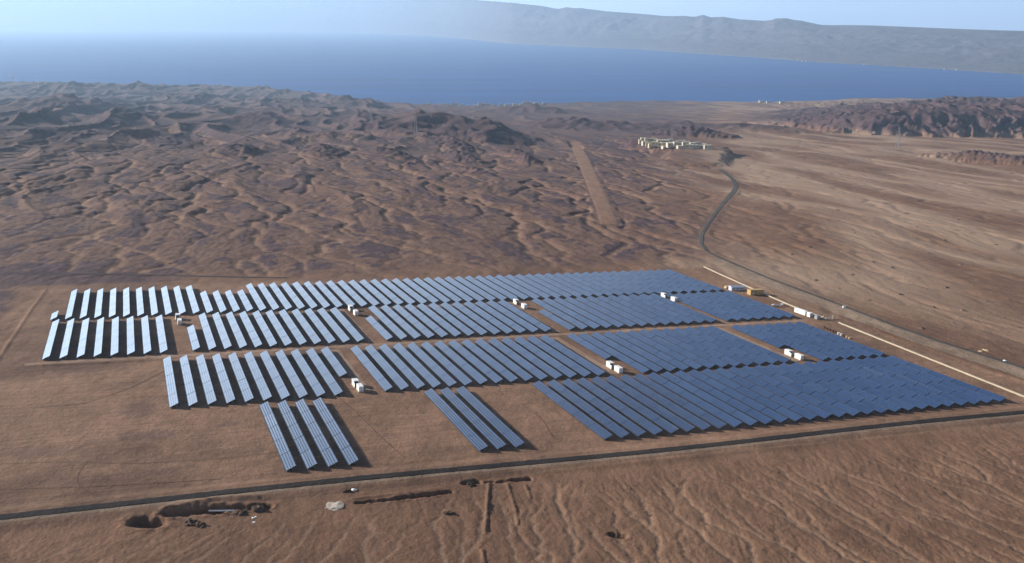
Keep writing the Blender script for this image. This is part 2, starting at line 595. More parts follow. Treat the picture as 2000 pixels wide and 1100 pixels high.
def earth_mat(name, base_a, base_b, attr=False, scale=1.0):
    m, t, N, Lk, P = new_mat(name)
    geo = N.new("ShaderNodeNewGeometry")
    pos = geo.outputs["Position"]
    big = noise_node(N, Lk, mapping(N, Lk, pos, (0.012, 0.008, 0.01)), 1.0, 5, 0.6, 0.6)
    med = noise_node(N, Lk, mapping(N, Lk, pos, (0.11, 0.05, 0.1), (0, 0, 0.25)), 1.0, 6, 0.65, 0.5)
    fine = noise_node(N, Lk, mapping(N, Lk, pos, (0.9, 0.7, 0.8)), 1.0, 6, 0.7)
    r1 = ramp(N, [(0.32, base_a), (0.68, base_b)])
    Lk.new(big.outputs[0], r1.inputs[0])
    r2 = ramp(N, [(0.3, (0.72, 0.70, 0.70)), (0.7, (1.22, 1.2, 1.18))])
    Lk.new(med.outputs[0], r2.inputs[0])
    col = mixc(N, Lk, 1.0, r1.outputs[0], r2.outputs[0], 'MULTIPLY')
    r3 = ramp(N, [(0.3, (0.76, 0.76, 0.76)), (0.7, (1.22, 1.22, 1.22))])
    Lk.new(fine.outputs[0], r3.inputs[0])
    if attr:
        at = N.new("ShaderNodeVertexColor")
        at.layer_name = "zone"
        sp = N.new("ShaderNodeSeparateColor")
        Lk.new(at.outputs[0], sp.inputs[0])
        # graded farm soil
        rg = ramp(N, [(0.35, (0.135, 0.078, 0.051)), (0.65, (0.275, 0.165, 0.107))])
        Lk.new(big.outputs[0], rg.inputs[0])
        r2b = ramp(N, [(0.3, (0.80, 0.79, 0.79)), (0.7, (1.15, 1.15, 1.15))])
        Lk.new(med.outputs[0], r2b.inputs[0])
        gcol = mixc(N, Lk, 1.0, rg.outputs[0], r2b.outputs[0], 'MULTIPLY')
        mp = N.new("ShaderNodeMapping")
        mp.vector_type = 'TEXTURE'
        mp.inputs["Rotation"].default_value = (0, 0, math.atan2(E2[1], E2[0]))
        mp.inputs["Scale"].default_value = (55.0, 1.5, 10.0)
        Lk.new(pos, mp.inputs["Vector"])
        stk = noise_node(N, Lk, mp.outputs[0], 1.0, 5, 0.65, 0.3)
        r4 = ramp(N, [(0.34, (0.80, 0.78, 0.78)), (0.5, (1.0, 1.0, 1.0)), (0.66, (1.14, 1.13, 1.12))])
        Lk.new(stk.outputs[0], r4.inputs[0])
        gcol = mixc(N, Lk, 1.0, gcol, r4.outputs[0], 'MULTIPLY')
        col = mixc(N, Lk, sp.outputs[0], col, gcol)
        # pale wash of the outwash plain
        col = mixc(N, Lk, sp.outputs[1], col, (0.315, 0.215, 0.148))
        # darker weathered rock on the hills, also painting in their shaded faces
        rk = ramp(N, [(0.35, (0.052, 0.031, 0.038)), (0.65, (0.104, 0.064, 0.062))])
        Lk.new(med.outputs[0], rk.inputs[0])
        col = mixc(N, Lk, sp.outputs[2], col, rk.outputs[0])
    col = mixc(N, Lk, 1.0, col, r3.outputs[0], 'MULTIPLY')
    Lk.new(col, P.inputs["Base Color"])
    P.inputs["Roughness"].default_value = 0.95
    P.inputs["Specular IOR Level"].default_value = 0.1
    bmp = N.new("ShaderNodeBump")
    bmp.inputs["Strength"].default_value = 0.5
    bmp.inputs["Distance"].default_value = 0.5 * scale
    Lk.new(fine.outputs[0], bmp.inputs["Height"])
    bm2 = N.new("ShaderNodeBump")
    bm2.inputs["Strength"].default_value = 0.45
    bm2.inputs["Distance"].default_value = 1.6 * scale
    mid_n = noise_node(N, Lk, mapping(N, Lk, pos, (0.22, 0.13, 0.2), (0, 0, 0.25)), 1.0, 6, 0.7)
    Lk.new(mid_n.outputs[0], bm2.inputs["Height"])
    Lk.new(bm2.outputs[0], bmp.inputs["Normal"])
    Lk.new(bmp.outputs[0], P.inputs["Normal"])
    return m


def plain_mat(name, colr, rough=0.6, metal=0.0, var=0.12, nscale=1.5):
    m, t, N, Lk, P = new_mat(name)
    tc = N.new("ShaderNodeTexCoord")
    n = noise_node(N, Lk, tc.outputs["Object"], nscale, 5, 0.65)
    lo = tuple(max(0, k * (1 - var)) for k in colr)
    hi = tuple(min(1, k * (1 + var)) for k in colr)
    r = ramp(N, [(0.3, lo), (0.7, hi)])
    Lk.new(n.outputs[0], r.inputs[0])
    Lk.new(r.outputs[0], P.inputs["Base Color"])
    P.inputs["Roughness"].default_value = rough
    P.inputs["Metallic"].default_value = metal
    return m


M_GROUND = earth_mat("desert_ground", (0.152, 0.085, 0.054), (0.222, 0.130, 0.082), attr=True)
M_STRIP = earth_mat("graded_soil", (0.21, 0.122, 0.079), (0.26, 0.158, 0.105))
M_ASPHALT = earth_mat("worn_asphalt", (0.014, 0.012, 0.013), (0.048, 0.038, 0.033))
M_ROAD = earth_mat("dusty_road", (0.065, 0.060, 0.054), (0.105, 0.092, 0.078))
M_TRACK = earth_mat("gravel_track", (0.05, 0.042, 0.04), (0.08, 0.065, 0.06))
M_SPOIL = earth_mat("spoil_rock", (0.07, 0.046, 0.034), (0.15, 0.10, 0.07), scale=0.6)
M_PALE = earth_mat("pale_gravel", (0.38, 0.33, 0.28), (0.5, 0.44, 0.38), scale=0.4)
M_ROCK = earth_mat("boulder_rock", (0.11, 0.075, 0.056), (0.21, 0.15, 0.11), scale=0.4)
M_WHITE = plain_mat("white_painted_steel", (0.80, 0.80, 0.78), 0.5, 0, 0.06)
M_CREAM = plain_mat("cream_plaster", (0.52, 0.45, 0.32), 0.8, 0, 0.15, 0.3)
M_PLASTER = plain_mat("white_plaster", (0.50, 0.44, 0.34), 0.8, 0, 0.12, 0.3)
M_OCHRE = plain_mat("ochre_paint", (0.42, 0.26, 0.09), 0.6, 0, 0.15)
M_TIMBER = plain_mat("bare_timber", (0.55, 0.40, 0.22), 0.8, 0, 0.2)
M_DARK = plain_mat("dark_opening", (0.03, 0.032, 0.035), 0.6)
M_GREY = plain_mat("grey_steel", (0.32, 0.33, 0.34), 0.45, 0.6)
M_LATTICE = plain_mat("weathered_galvanised_steel", (0.42, 0.40, 0.38), 0.6, 0.3)
M_CONC = plain_mat("pale_concrete", (0.40, 0.34, 0.25), 0.85, 0, 0.12, 0.08)
M_BLUEGREY = plain_mat("blue_grey_sheet", (0.55, 0.58, 0.68), 0.5)
M_BUSH = plain_mat("dry_bush", (0.05, 0.055, 0.03), 0.9, 0, 0.3)


def panel_mat(name, rough, dust):
    m, t, N, Lk, P = new_mat(name)
    tc = N.new("ShaderNodeTexCoord")
    oi = N.new("ShaderNodeObjectInfo")
    n = noise_node(N, Lk, mapping(N, Lk, tc.outputs["Object"], (0.5, 0.12, 0.5)), 1.0, 5, 0.6)
    # cell grid of the modules
    br = N.new("ShaderNodeTexBrick")
    br.offset = 0.0
    br.inputs["Scale"].default_value = 1.0
    br.inputs["Brick Width"].default_value = 1.0
    br.inputs["Row Height"].default_value = 1.65
    br.inputs["Mortar Size"].default_value = 0.018
    br.inputs["Color1"].default_value = (0.018, 0.045, 0.118, 1)
    br.inputs["Color2"].default_value = (0.022, 0.052, 0.132, 1)
    br.inputs["Mortar"].default_value = (0.05, 0.075, 0.135, 1)
    Lk.new(tc.outputs["Object"], br.inputs["Vector"])
    r = ramp(N, [(0.3, (dust * 0.6,) * 3), (0.75, (dust * 1.5,) * 3)])
    Lk.new(n.outputs[0], r.inputs[0])
    tint = ramp(N, [(0.0, (0.80, 0.85, 0.90)), (0.5, (1.0, 1.0, 1.0)), (1.0, (1.16, 1.12, 1.08))])
    Lk.new(oi.outputs["Random"], tint.inputs[0])
    cell = mixc(N, Lk, 1.0, br.outputs[0], tint.outputs[0], 'MULTIPLY')
    col = mixc(N, Lk, r.outputs[0], cell, (0.42, 0.42, 0.44))
    Lk.new(col, P.inputs["Base Color"])
    P.inputs["Roughness"].default_value = rough
    P.inputs["IOR"].default_value = 1.5
    P.inputs["Coat Weight"].default_value = 0.7
    P.inputs["Coat Roughness"].default_value = 0.10
    return m


M_PANEL = panel_mat("solar_glass", 0.16, 0.022)


M_GAP_SHADE = plain_mat("painted_gap_shade", (0.035, 0.038, 0.05), 0.5)  # dark colour standing in for the shadow gaps of the rows


def sea_mat():
    m, t, N, Lk, P = new_mat("sea_water")
    geo = N.new("ShaderNodeNewGeometry")
    pos = geo.outputs["Position"]
    big = noise_node(N, Lk, mapping(N, Lk, pos, (0.0004, 0.0016, 0.001)), 1.0, 5, 0.6, 0.4)
    r = ramp(N, [(0.3, (0.0, 0.045, 0.19)), (0.7, (0.002, 0.075, 0.29))])
    Lk.new(big.outputs[0], r.inputs[0])
    Lk.new(r.outputs[0], P.inputs["Base Color"])
    P.inputs["Roughness"].default_value = 0.5
    P.inputs["IOR"].default_value = 1.33
    P.inputs["Specular IOR Level"].default_value = 0.08
    w = noise_node(N, Lk, mapping(N, Lk, pos, (0.05, 0.09, 0.05)), 1.0, 4, 0.6)
    b = N.new("ShaderNodeBump")
    b.inputs["Strength"].default_value = 0.5
    b.inputs["Distance"].default_value = 2.0
    Lk.new(w.outputs[0], b.inputs["Height"])
    Lk.new(b.outputs[0], P.inputs["Normal"])
    return m


M_SEA = sea_mat()
M_MOUNT = earth_mat("mountain_rock", (0.065, 0.058, 0.070), (0.15, 0.130, 0.135), scale=20)


# ------------------------------------------------------------------ object helpers
def link(o, parent=None):
    COL.objects.link(o)
    if parent is not None:
        o.parent = parent
    return o


def tag(o, label=None, cat=None, group=None, kind=None):
    if label:
        o["label"] = label
    if cat:
        o["category"] = cat
    if group:
        o["group"] = group
    if kind:
        o["kind"] = kind
    return o


def empty(name, mat4):
    o = bpy.data.objects.new(name, None)
    o.empty_display_size = 0.5
    link(o)
    o.matrix_world = mat4
    return o


def grid_mesh(name, XYZ, mat, smooth=True):
    n, k, _ = XYZ.shape
    me = bpy.data.meshes.new(name)
    me.vertices.add(n * k)
    me.vertices.foreach_set("co", XYZ.reshape(-1).astype(np.float32))
    i, j = np.meshgrid(np.arange(n - 1), np.arange(k - 1), indexing='ij')
    a = (i * k + j).ravel()
    q = np.stack([a, a + 1, a + k + 1, a + k], 1).astype(np.int32)
    me.loops.add(q.size)
    me.loops.foreach_set("vertex_index", q.ravel())
    me.polygons.add(len(q))
    me.polygons.foreach_set("loop_start", np.arange(0, q.size, 4, dtype=np.int32))
    me.polygons.foreach_set("loop_total", np.full(len(q), 4, dtype=np.int32))
    me.polygons.foreach_set("use_smooth", np.full(len(q), smooth))
    me.update()
    me.validate()
    me.materials.append(mat)
    return me


class MB:
    """collects shapes into one mesh"""

    def __init__(self):
        self.v, self.f = [], []

    def box(self, c, s, rz=0.0):
        x, y, z = c
        sx, sy, sz = s[0] / 2, s[1] / 2, s[2] / 2
        n = len(self.v)
        cz, szn = math.cos(rz), math.sin(rz)
        for dz in (-sz, sz):
            for dx, dy in ((-sx, -sy), (sx, -sy), (sx, sy), (-sx, sy)):
                self.v.append((x + dx * cz - dy * szn, y + dx * szn + dy * cz, z + dz))
        for q in ((0, 3, 2, 1), (4, 5, 6, 7), (0, 1, 5, 4), (1, 2, 6, 5), (2, 3, 7, 6), (3, 0, 4, 7)):
            self.f.append(tuple(n + k for k in q))
        return self

    def bar(self, p, q, w):
        p, q = Vector(p), Vector(q)
        d = (q - p).normalized()
        a = d.orthogonal().normalized()
        b = d.cross(a)
        n = len(self.v)
        for e in (p, q):
            for sa, sb in ((-1, -1), (1, -1), (1, 1), (-1, 1)):
                self.v.append(tuple(e + a * sa * w / 2 + b * sb * w / 2))
        for k in range(4):
            self.f.append((n + k, n + (k + 1) % 4, n + 4 + (k + 1) % 4, n + 4 + k))
        self.f.append((n + 3, n + 2, n + 1, n))
        self.f.append((n + 4, n + 5, n + 6, n + 7))
        return self

    def cyl(self, c, r, h, seg=12, r2=None):
        r2 = r if r2 is None else r2
        n = len(self.v)
        for k in range(seg):
            t = 2 * math.pi * k / seg
            self.v.append((c[0] + r * math.cos(t), c[1] + r * math.sin(t), c[2]))
        for k in range(seg):
            t = 2 * math.pi * k / seg
            self.v.append((c[0] + r2 * math.cos(t), c[1] + r2 * math.sin(t), c[2] + h))
        for k in range(seg):
            self.f.append((n + k, n + (k + 1) % seg, n + seg + (k + 1) % seg, n + seg + k))
        self.f.append(tuple(n + k for k in reversed(range(seg))))
        self.f.append(tuple(n + seg + k for k in range(seg)))
        return self

    def mesh(self, name, mat):
        me = bpy.data.meshes.new(name)
        me.from_pydata(self.v, [], self.f)
        me.materials.append(mat)
        me.update()
        return me

    def build(self, name, mat, parent=None):
        return link(bpy.data.objects.new(name, self.mesh(name, mat)), parent)


def ground_matrix(x, y, rz=0.0, sink=0.0):
    return Matrix.Translation((x, y, tz(x, y) - sink)) @ Matrix.Rotation(rz, 4, 'Z')


FARM_R = Matrix(((E2[0], E1[0], EN[0]), (E2[1], E1[1], EN[1]), (E2[2], E1[2], EN[2]))).to_4x4()
FARM_RZ = math.atan2(E2[1], E2[0])


def farm_matrix(u, v, w=0.0):
    P = uvw(u, v, w)
    return Matrix.Translation(P) @ FARM_R


# ------------------------------------------------------------------ ground sheet
# patches of darker, coarser spoil left on the graded soil
SOIL_STAINS = [(290, 850, 16, 9, 0.5), (265, 800, 14, 16, 0.45), (150, 720, 16, 20, 0.35), (90, 880, 30, 10, 0.3), (440, 830, 10, 4, 0.45), (760, 850, 10, 6, 0.3), (1010, 800, 12, 8, 0.25), (230, 930, 40, 6, 0.3), (880, 830, 8, 10, 0.25), (110, 590, 14, 12, 0.4), (470, 760, 0.1, 0.1, 0)]


def build_ground():
    ys = [-400 + 25 * k for k in range(25)]
    y = 225.0
    while y < 12500:
        ys.append(y)
        y *= 1.0021
    ys = np.array(ys)
    ncol = 1180
    s = np.linspace(-1, 1, ncol)
    hw = 0.60 * np.maximum(ys, 0) + 150
    X = s[None, :] * hw[:, None]
    Y = np.repeat(ys[:, None], ncol, 1)
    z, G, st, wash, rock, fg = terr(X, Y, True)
    me = grid_mesh("ground", np.stack([X, Y, z], 2), M_GROUND)
    col = me.color_attributes.new("zone", 'FLOAT_COLOR', 'POINT')
    pt = np.zeros_like(G)
    for (px_, py_, ru, rv, am) in SOIL_STAINS:
        sx_, sy_ = plane_xy(*px_uv(px_, py_))
        dx_, dy_ = X - sx_, Y - sy_
        uu = (dx_ * E2[0] + dy_ * E2[1]) / ru
        vv = (dx_ * E1[0] + dy_ * E1[1]) / rv
        k = np.sqrt(uu * uu + vv * vv) + 0.35 * noise(X / 9, Y / 9, 401) + 0.2 * noise(X / 3, Y / 3, 402)
        pt = np.maximum(pt, am * (1 - sst(0.45, 1.0, k)))
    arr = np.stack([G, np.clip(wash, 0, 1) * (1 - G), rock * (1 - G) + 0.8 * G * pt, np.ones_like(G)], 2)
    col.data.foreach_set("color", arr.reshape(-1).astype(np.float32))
    o = link(bpy.data.objects.new("ground", me))
    tag(o, "brown gullied desert ground sloping down to the sea", "ground", kind="structure")


build_ground()


def resample(pts, step):
    out = []
    for (x0, y0), (x1, y1) in zip(pts[:-1], pts[1:]):
        n = max(1, int(math.hypot(x1 - x0, y1 - y0) / step))
        for k in range(n):
            out.append((x0 + (x1 - x0) * k / n, y0 + (y1 - y0) * k / n))
    out.append(pts[-1])
    return np.array(out)


def smooth_path(pts, step):
    P = resample(pts, step)
    for _ in range(6):
        P[1:-1] = (P[:-2] + 2 * P[1:-1] + P[2:]) / 4
    return P


def ribbon(name, pts, width, mat, lift, label, cat, step=4.0, ragged=0.0, widths=None):
    P = smooth_path(pts, step)
    T = np.gradient(P, axis=0)
    T /= np.linalg.norm(T, axis=1)[:, None]
    Nn = np.stack([T[:, 1], -T[:, 0]], 1)
    offs = np.linspace(-0.5, 0.5, 9)
    if widths is not None:
        wv = np.interp(np.linspace(0, 1, len(P)), np.linspace(0, 1, len(widths)), widths)
    else:
        wv = np.full(len(P), width)
    X = P[:, 0][:, None] + Nn[:, 0][:, None] * offs[None] * wv[:, None]
    Y = P[:, 1][:, None] + Nn[:, 1][:, None] * offs[None] * wv[:, None]
    if ragged:
        k = noise(X / 5, Y / 5, 7) * ragged
        ed = np.zeros(9)
        ed[0], ed[-1] = -1, 1
        X = X + Nn[:, 0][:, None] * k * ed
        Y = Y + Nn[:, 1][:, None] * k * ed
    Z = terr(X, Y) + lift
    Z[:, 0] -= lift + 0.3
    Z[:, -1] -= lift + 0.3
    me = grid_mesh(name, np.stack([X, Y, Z], 2), mat)
    o = link(bpy.data.objects.new(name, me))
    tag(o, label, cat, kind="structure")


M_VERGE = earth_mat("dusty_verge", (0.205, 0.148, 0.105), (0.285, 0.212, 0.155))
M_LANE = earth_mat("pale_service_lane", (0.26, 0.172, 0.122), (0.34, 0.235, 0.172))


def shift_path(pts, d):
    P = np.array(pts)
    T = np.gradient(P, axis=0)
    T /= np.linalg.norm(T, axis=1)[:, None]
    return [(float(x), float(y)) for x, y in P + np.stack([T[:, 1], -T[:, 0]], 1) * d]


ribbon("front_road_verge", shift_path(FRONT_ROAD, 1.2), 11, M_VERGE, 0.10, "pale dusty verge on both sides of the front road", "road verge", 4, 1.6)
ribbon("front_road", FRONT_ROAD, 7.0, M_ASPHALT, 0.24, "dark asphalt road along the front of the solar farm", "road", 3, 1.7)
ribbon("access_road_verge", shift_path(ACCESS_ROAD[:9], -8.0), 24, M_VERGE, 0.12, "wide pale dusty verge between the access road and the boundary wall", "road verge", 4, 2.0)
ribbon("access_road", ACCESS_ROAD, 6.5, M_ROAD, 0.28, "grey access road bending down past the right side of the farm", "road", 4, 0.9, [5.5, 5.5, 5.5, 6, 6.5, 8, 11, 11, 10, 9])
LANES = [([(u, 648.0) for u in range(-60, 500, 14)], 7, "pale service lane between the second and third strips"),
         ([(147, v) for v in range(655, 762, 8)], 8, "pale service lane left of the second strip's middle block"),
         ([(281, v) for v in range(655, 762, 8)], 7, "pale service lane right of the second strip's middle block"),
         ([(414, v) for v in range(655, 762, 8)], 7, "pale service lane left of the second strip's rightmost block"),
         ([(121, v) for v in range(545, 645, 8)], 8, "pale service lane left of the third strip's middle block"),
         ([(273, v) for v in range(545, 645, 8)], 8, "pale service lane right of the third strip's middle block"),
         ([(403, v) for v in range(545, 645, 8)], 8, "pale service lane left of the third strip's rightmost block")]
for k_, (pts_, w_, lab_) in enumerate(LANES):
    ribbon("service_lane", [plane_xy(*p) for p in pts_], w_, M_LANE, 0.05 + 0.012 * k_, lab_, "service lane", 3, 1.1)
M_RUT = earth_mat("wheel_worn_soil", (0.105, 0.064, 0.044), (0.165, 0.100, 0.068))
RUTS = [([(-40, 908), (120, 902), (260, 906), (420, 897), (540, 884)], 0.9, "long straight wheel track left of the four front rows"),
        ([(172, 900), (152, 925), (150, 945), (165, 960), (190, 968)], 0.8, "curved wheel track on the bare soil at lower left"),
        ([(-40, 958), (200, 950), (430, 936)], 0.9, "wheel track beside the front road at lower left"),
        ([(640, 760), (690, 800), (740, 850), (790, 895)], 0.8, "wheel track crossing the bare soil between the front blocks"),
        ([(330, 720), (250, 760), (160, 790), (20, 800)], 0.9, "wheel track curving over the bare soil below the left block"),
        ([(1020, 790), (1060, 820), (1080, 855)], 0.8, "short wheel track left of the big front block")]
for k_, (pts_, w_, lab_) in enumerate(RUTS):
    ribbon("wheel_track", [plane_xy(*px_uv(*p)) for p in pts_], w_, M_RUT, 0.04 + 0.01 * k_, lab_, "wheel track", 2, 0.25)
ribbon("back_track", BACK_TRACK, 5.0, M_TRACK, 0.3, "thin dark track behind the back panel rows", "track", 5, 0.6)
ribbon("graded_strip", GRADED_STRIP, 36, M_STRIP, 0.35, "long smooth reddish graded strip running up the desert", "dirt strip", 8, 1.2, STRIP_W)

# ------------------------------------------------------------------ sea and far mountains
sea_xyz = np.array([[[-75000, 5000, 0], [75000, 5000, 0]], [[-75000, 94000, 0], [75000, 94000, 0]]], float)
o = link(bpy.data.objects.new("water", grid_mesh("water", sea_xyz, M_SEA, False)))
tag(o, "blue gulf between the desert coast and the far mountains", "sea", kind="structure")


def build_mountains():
    shore = [(-500, 59.5), (0, 60), (300, 60.5), (560, 62), (700, 65), (860, 72), (1000, 86), (1130, 92), (1250, 97), (1360, 105), (1480, 113), (1600, 122), (1800, 133), (2000, 146), (2300, 166)]
    crest = [(-500, -12), (0, -12), (300, -12), (560, -12), (700, -12), (800, -10), (870, -5), (930, 0), (1000, 6), (1060, 12), (1090, 18), (1105, 14), (1130, 17), (1180, 22), (1250, 27), (1290, 31), (1355, 33), (1370, 29), (1385, 34), (1410, 33), (1440, 38), (1490, 41),
             (1510, 38), (1560, 41), (1600, 49), (1700, 50), (1800, 54), (1900, 58), (2000, 61), (2300, 70)]
    xs = np.linspace(-500, 2300, 760)
    sy = np.interp(xs, [p[0] for p in shore], [p[1] for p in shore])
    cy = np.interp(xs, [p[0] for p in crest], [p[1] for p in crest])
    tt = np.concatenate([np.linspace(-0.05, 1.0, 110), np.linspace(1.03, 1.6, 16)])
    X = np.zeros((len(xs), len(tt)))
    Y = np.zeros_like(X)
    Z = np.zeros_like(X)
    for i in range(len(xs)):
        r = ray(xs[i], sy[i])
        t = -CAM_Z / r[2]
        P = CAMP + r * t
        rng = math.hypot(P[0], P[1])
        d = P[:2] / rng
        depth = 4200 + rng * 0.09
        rc = rng + depth
        r2 = ray(xs[i], cy[i])
        hc = CAM_Z + r2[2] / math.hypot(r2[0], r2[1]) * rc
        q = np.clip(tt, 0, 1)
        X[i] = d[0] * (rng + tt * depth)
        Y[i] = d[1] * (rng + tt * depth)
        prof = 0.62 * q ** 0.8 + 0.38 * sst(0.35, 0.95, q)
        Z[i] = hc * prof
        Z[i] = np.where(tt > 1, hc * (1 - (tt - 1) * 0.5), Z[i])
        Z[i] = np.where(tt < 0, -20.0, Z[i])
    env = np.clip(tt, 0, 1)[None, :]
    env = np.sin(np.pi * np.clip(env, 0, 1)) ** 0.7 * np.where(tt > 1, 0.15, 1)[None, :] + 0.0
    r1 = np.abs(noise(X / 1700 + 0.5 * noise(X / 1000, Y / 1000, 3), Y / 2600, 201))
    r2_ = np.abs(noise(X / 620, Y / 1000, 202))
    r3 = np.abs(noise(X / 220, Y / 320, 203))
    hsc = np.maximum(Z, 30) ** 0.5 * 8
    Z = Z + env * hsc * (r1 * 1.1 + r2_ * 0.55 + r3 * 0.25 - 0.42)
    Z = np.where(tt[None, :] > 0.02, np.maximum(Z, 1.0), Z)
    me = grid_mesh("far_mountains", np.stack([X, Y, Z], 2)[:, :, :], M_MOUNT)
    o = link(bpy.data.objects.new("mountains", me))
    tag(o, "hazy blue mountain range along the far shore of the gulf", "mountains", kind="structure")


build_mountains()

# ------------------------------------------------------------------ haze
hz = MB().box((0, 47500 - 700, 1550 - 22), (170000, 97000 + 1400, 3150)).build("haze", bpy.data.materials.new("air_haze"))
hm_ = hz.data.materials[0]
hm_.use_nodes = True
hn = hm_.node_tree
hn.nodes.clear()
ho = hn.nodes.new("ShaderNodeOutputMaterial")
hv = hn.nodes.new("ShaderNodeVolumePrincipled")
hv.inputs["Color"].default_value = (0.52, 0.74, 1.0, 1)
hv.inputs["Density"].default_value = HAZE_DENSITY
hv.inputs["Anisotropy"].default_value = 0.24
hn.links.new(hv.outputs[0], ho.inputs["Volume"])
tag(hz, "pale blue haze over the gulf and desert", "haze", kind="stuff")
S.cycles.volume_bounces = 1
S.cycles.diffuse_bounces = 1

# ------------------------------------------------------------------ solar panel rows
TILT = math.radians(25)
PW = 4.75                       # slope length of a row
LOW = 0.65                      # height of the low edge
SEC = 19.6


def section_mesh(kind, seed):
    """one section of a row: four lines of modules, each at a slightly different tilt"""
    rnd = random.Random(seed)
    mb = MB()
    n = 4
    gap = {'near': 0.28, 'mid': 0.10, 'far': 0.05}[kind]
    dev = {'near': 4.2, 'mid': 1.4, 'far': 0.4}[kind]
    w = PW / n
    all_dev = rnd.uniform(-0.3, 0.3)
    for k in range(n):
        s0, s1 = k * w + gap / 2, (k + 1) * w - gap / 2
        sc = (s0 + s1) / 2
        base_t = TILT
        dt = math.radians(rnd.uniform(-dev, dev) + all_dev)
        cx, cz = sc * math.cos(base_t), LOW + sc * math.sin(base_t)
        ca, sa = math.cos(base_t + dt), math.sin(base_t + dt)
        h = (s1 - s0) / 2
        y0, y1 = -SEC / 2 + 0.26, SEC / 2 - 0.26
        nn = len(mb.v)
        for y in (y0, y1):
            for (ds, dz) in ((-h, 0.02), (h, 0.02), (h, -0.025), (-h, -0.025)):
                mb.v.append((cx + ds * ca - dz * sa, y, cz + ds * sa + dz * ca))
        a = nn
        mb.f += [(a, a + 1, a + 5, a + 4), (a + 1, a + 2, a + 6, a + 5), (a + 2, a + 3, a + 7, a + 6), (a + 3, a, a + 4, a + 7), (a + 3, a + 2, a + 1, a), (a + 4, a + 5, a + 6, a + 7)]
    nf = len(mb.f)
    sm = PW / 2
    n0 = len(mb.v)
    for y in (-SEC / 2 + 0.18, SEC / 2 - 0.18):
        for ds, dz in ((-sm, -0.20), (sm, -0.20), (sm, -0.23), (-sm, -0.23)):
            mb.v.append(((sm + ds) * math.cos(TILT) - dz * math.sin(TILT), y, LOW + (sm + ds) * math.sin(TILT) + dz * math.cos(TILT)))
    mb.f += [tuple(n0 + i for i in q) for q in ((0, 1, 5, 4), (1, 2, 6, 5), (2, 3, 7, 6), (3, 0, 4, 7), (3, 2, 1, 0), (4, 5, 6, 7))]  # dark backing sheet, added to stop sun passing between the module lines
    for sx, rw in ((-0.18, 0.36), (PW + 0.11, 0.22)):  # dark strips along both edges paint the shadow line between rows
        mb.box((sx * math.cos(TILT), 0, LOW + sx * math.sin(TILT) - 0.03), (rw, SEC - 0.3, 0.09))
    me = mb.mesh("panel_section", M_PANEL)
    me.materials.append(M_GAP_SHADE)
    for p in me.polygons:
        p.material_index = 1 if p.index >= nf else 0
    return me


SECS = {k: [section_mesh(k, 100 * i + n) for n in range(6)] for i, k in enumerate(('near', 'mid', 'far'))}


def frame_mesh():
    mb = MB()
    xs = (0.9, 3.3)
    y = -SEC / 2 + 1.2
    while y < SEC / 2:
        for x in xs:
            hgt = LOW + x / math.cos(TILT) * math.sin(TILT) - 0.14
            mb.box((x, y, hgt / 2 - 0.15), (0.12, 0.12, hgt + 0.3))
        a = Vector((0.15, y, LOW + 0.15 * math.tan(TILT) - 0.12))
        b = Vector((PW * math.cos(TILT) - 0.1, y, LOW + (PW * math.cos(TILT) - 0.1) * math.tan(TILT) - 0.12))
        mb.bar(a, b, 0.09)
        mb.bar((3.3, y, 0.4), (1.9, y, LOW + 1.9 * math.tan(TILT) - 0.14), 0.06)
        y += 3.44
    for s in (0.6, 1.9, 2.9, 4.1):
        x = s * math.cos(TILT)
        mb.box((x, 0, LOW + s * math.sin(TILT) - 0.065), (0.06, SEC - 0.3, 0.05))
    return mb.mesh("support_frame", M_GREY)


FRAME = frame_mesh()
ORD1 = ["", "first", "second", "third", "fourth", "fifth", "sixth", "seventh", "eighth", "ninth", "tenth", "eleventh", "twelfth", "thirteenth", "fourteenth",
        "fifteenth", "sixteenth", "seventeenth", "eighteenth", "nineteenth"]
TENS = {20: "twent", 30: "thirt", 40: "fort", 50: "fift", 60: "sixt"}


def ordinal(n):
    if n < 20:
        return ORD1[n]
    t, r = n // 10 * 10, n % 10
    return TENS[t] + "ieth" if r == 0 else TENS[t] + "y-" + ORD1[r]


def solar_row(u, v0, v1, kind, label, group):
    L = v1 - v0
    n = max(1, round(L / 19.8))
    root = empty("solar_panel_row", farm_matrix(u, v0))
    tag(root, label, "solar panels", group)
    sl = L / n
    rnd = random.Random(int(u * 13 + v0))
    for k in range(n):
        y = sl * (k + 0.5)
        me = SECS[kind][rnd.randrange(6)]
        o = link(bpy.data.objects.new("panel_section", me), root)
        o.location = (0, y, rnd.uniform(-0.03, 0.03))
        o.rotation_euler = (0, math.radians(rnd.uniform(-0.6, 0.6)), 0)
        o.scale = (1, sl / SEC, 1)
        f = link(bpy.data.objects.new("support_frame", FRAME), root)
        f.location = (0, y, 0)
        f.scale = (1, sl / SEC, 1)
    return root


def tone(u, v):
    return "silvery white" if u < 60 and v > 600 else ("pale blue" if u < 240 else "deep blue")


def block(u0, u1, n, v0, v1, kind, where, group, start=1):
    for k in range(n):
        u = u0 + (u1 - u0) * (k / (n - 1) if n > 1 else 0)
        solar_row(u, v0, v1, kind, f"{tone(u, v0)} panel row, {ordinal(k + start)} from left {where}", group)


# back strip
R1 = "solar panel rows of the back strip"
p1 = (476.4 + 43.4) / 55
solar_row(-52.8, 761.5, 783, 'far', "shortest panel row of all, one silvery piece at the far left", R1)
for k in range(56):
    u = -43.4 + p1 * k
    short = 10 <= k <= 13
    solar_row(u, 762, 836 if short else 861, 'far', f"{'shortened ' if short else ''}{tone(u, 762)} panel row, {ordinal(k + 1)} from the left, back strip", R1)
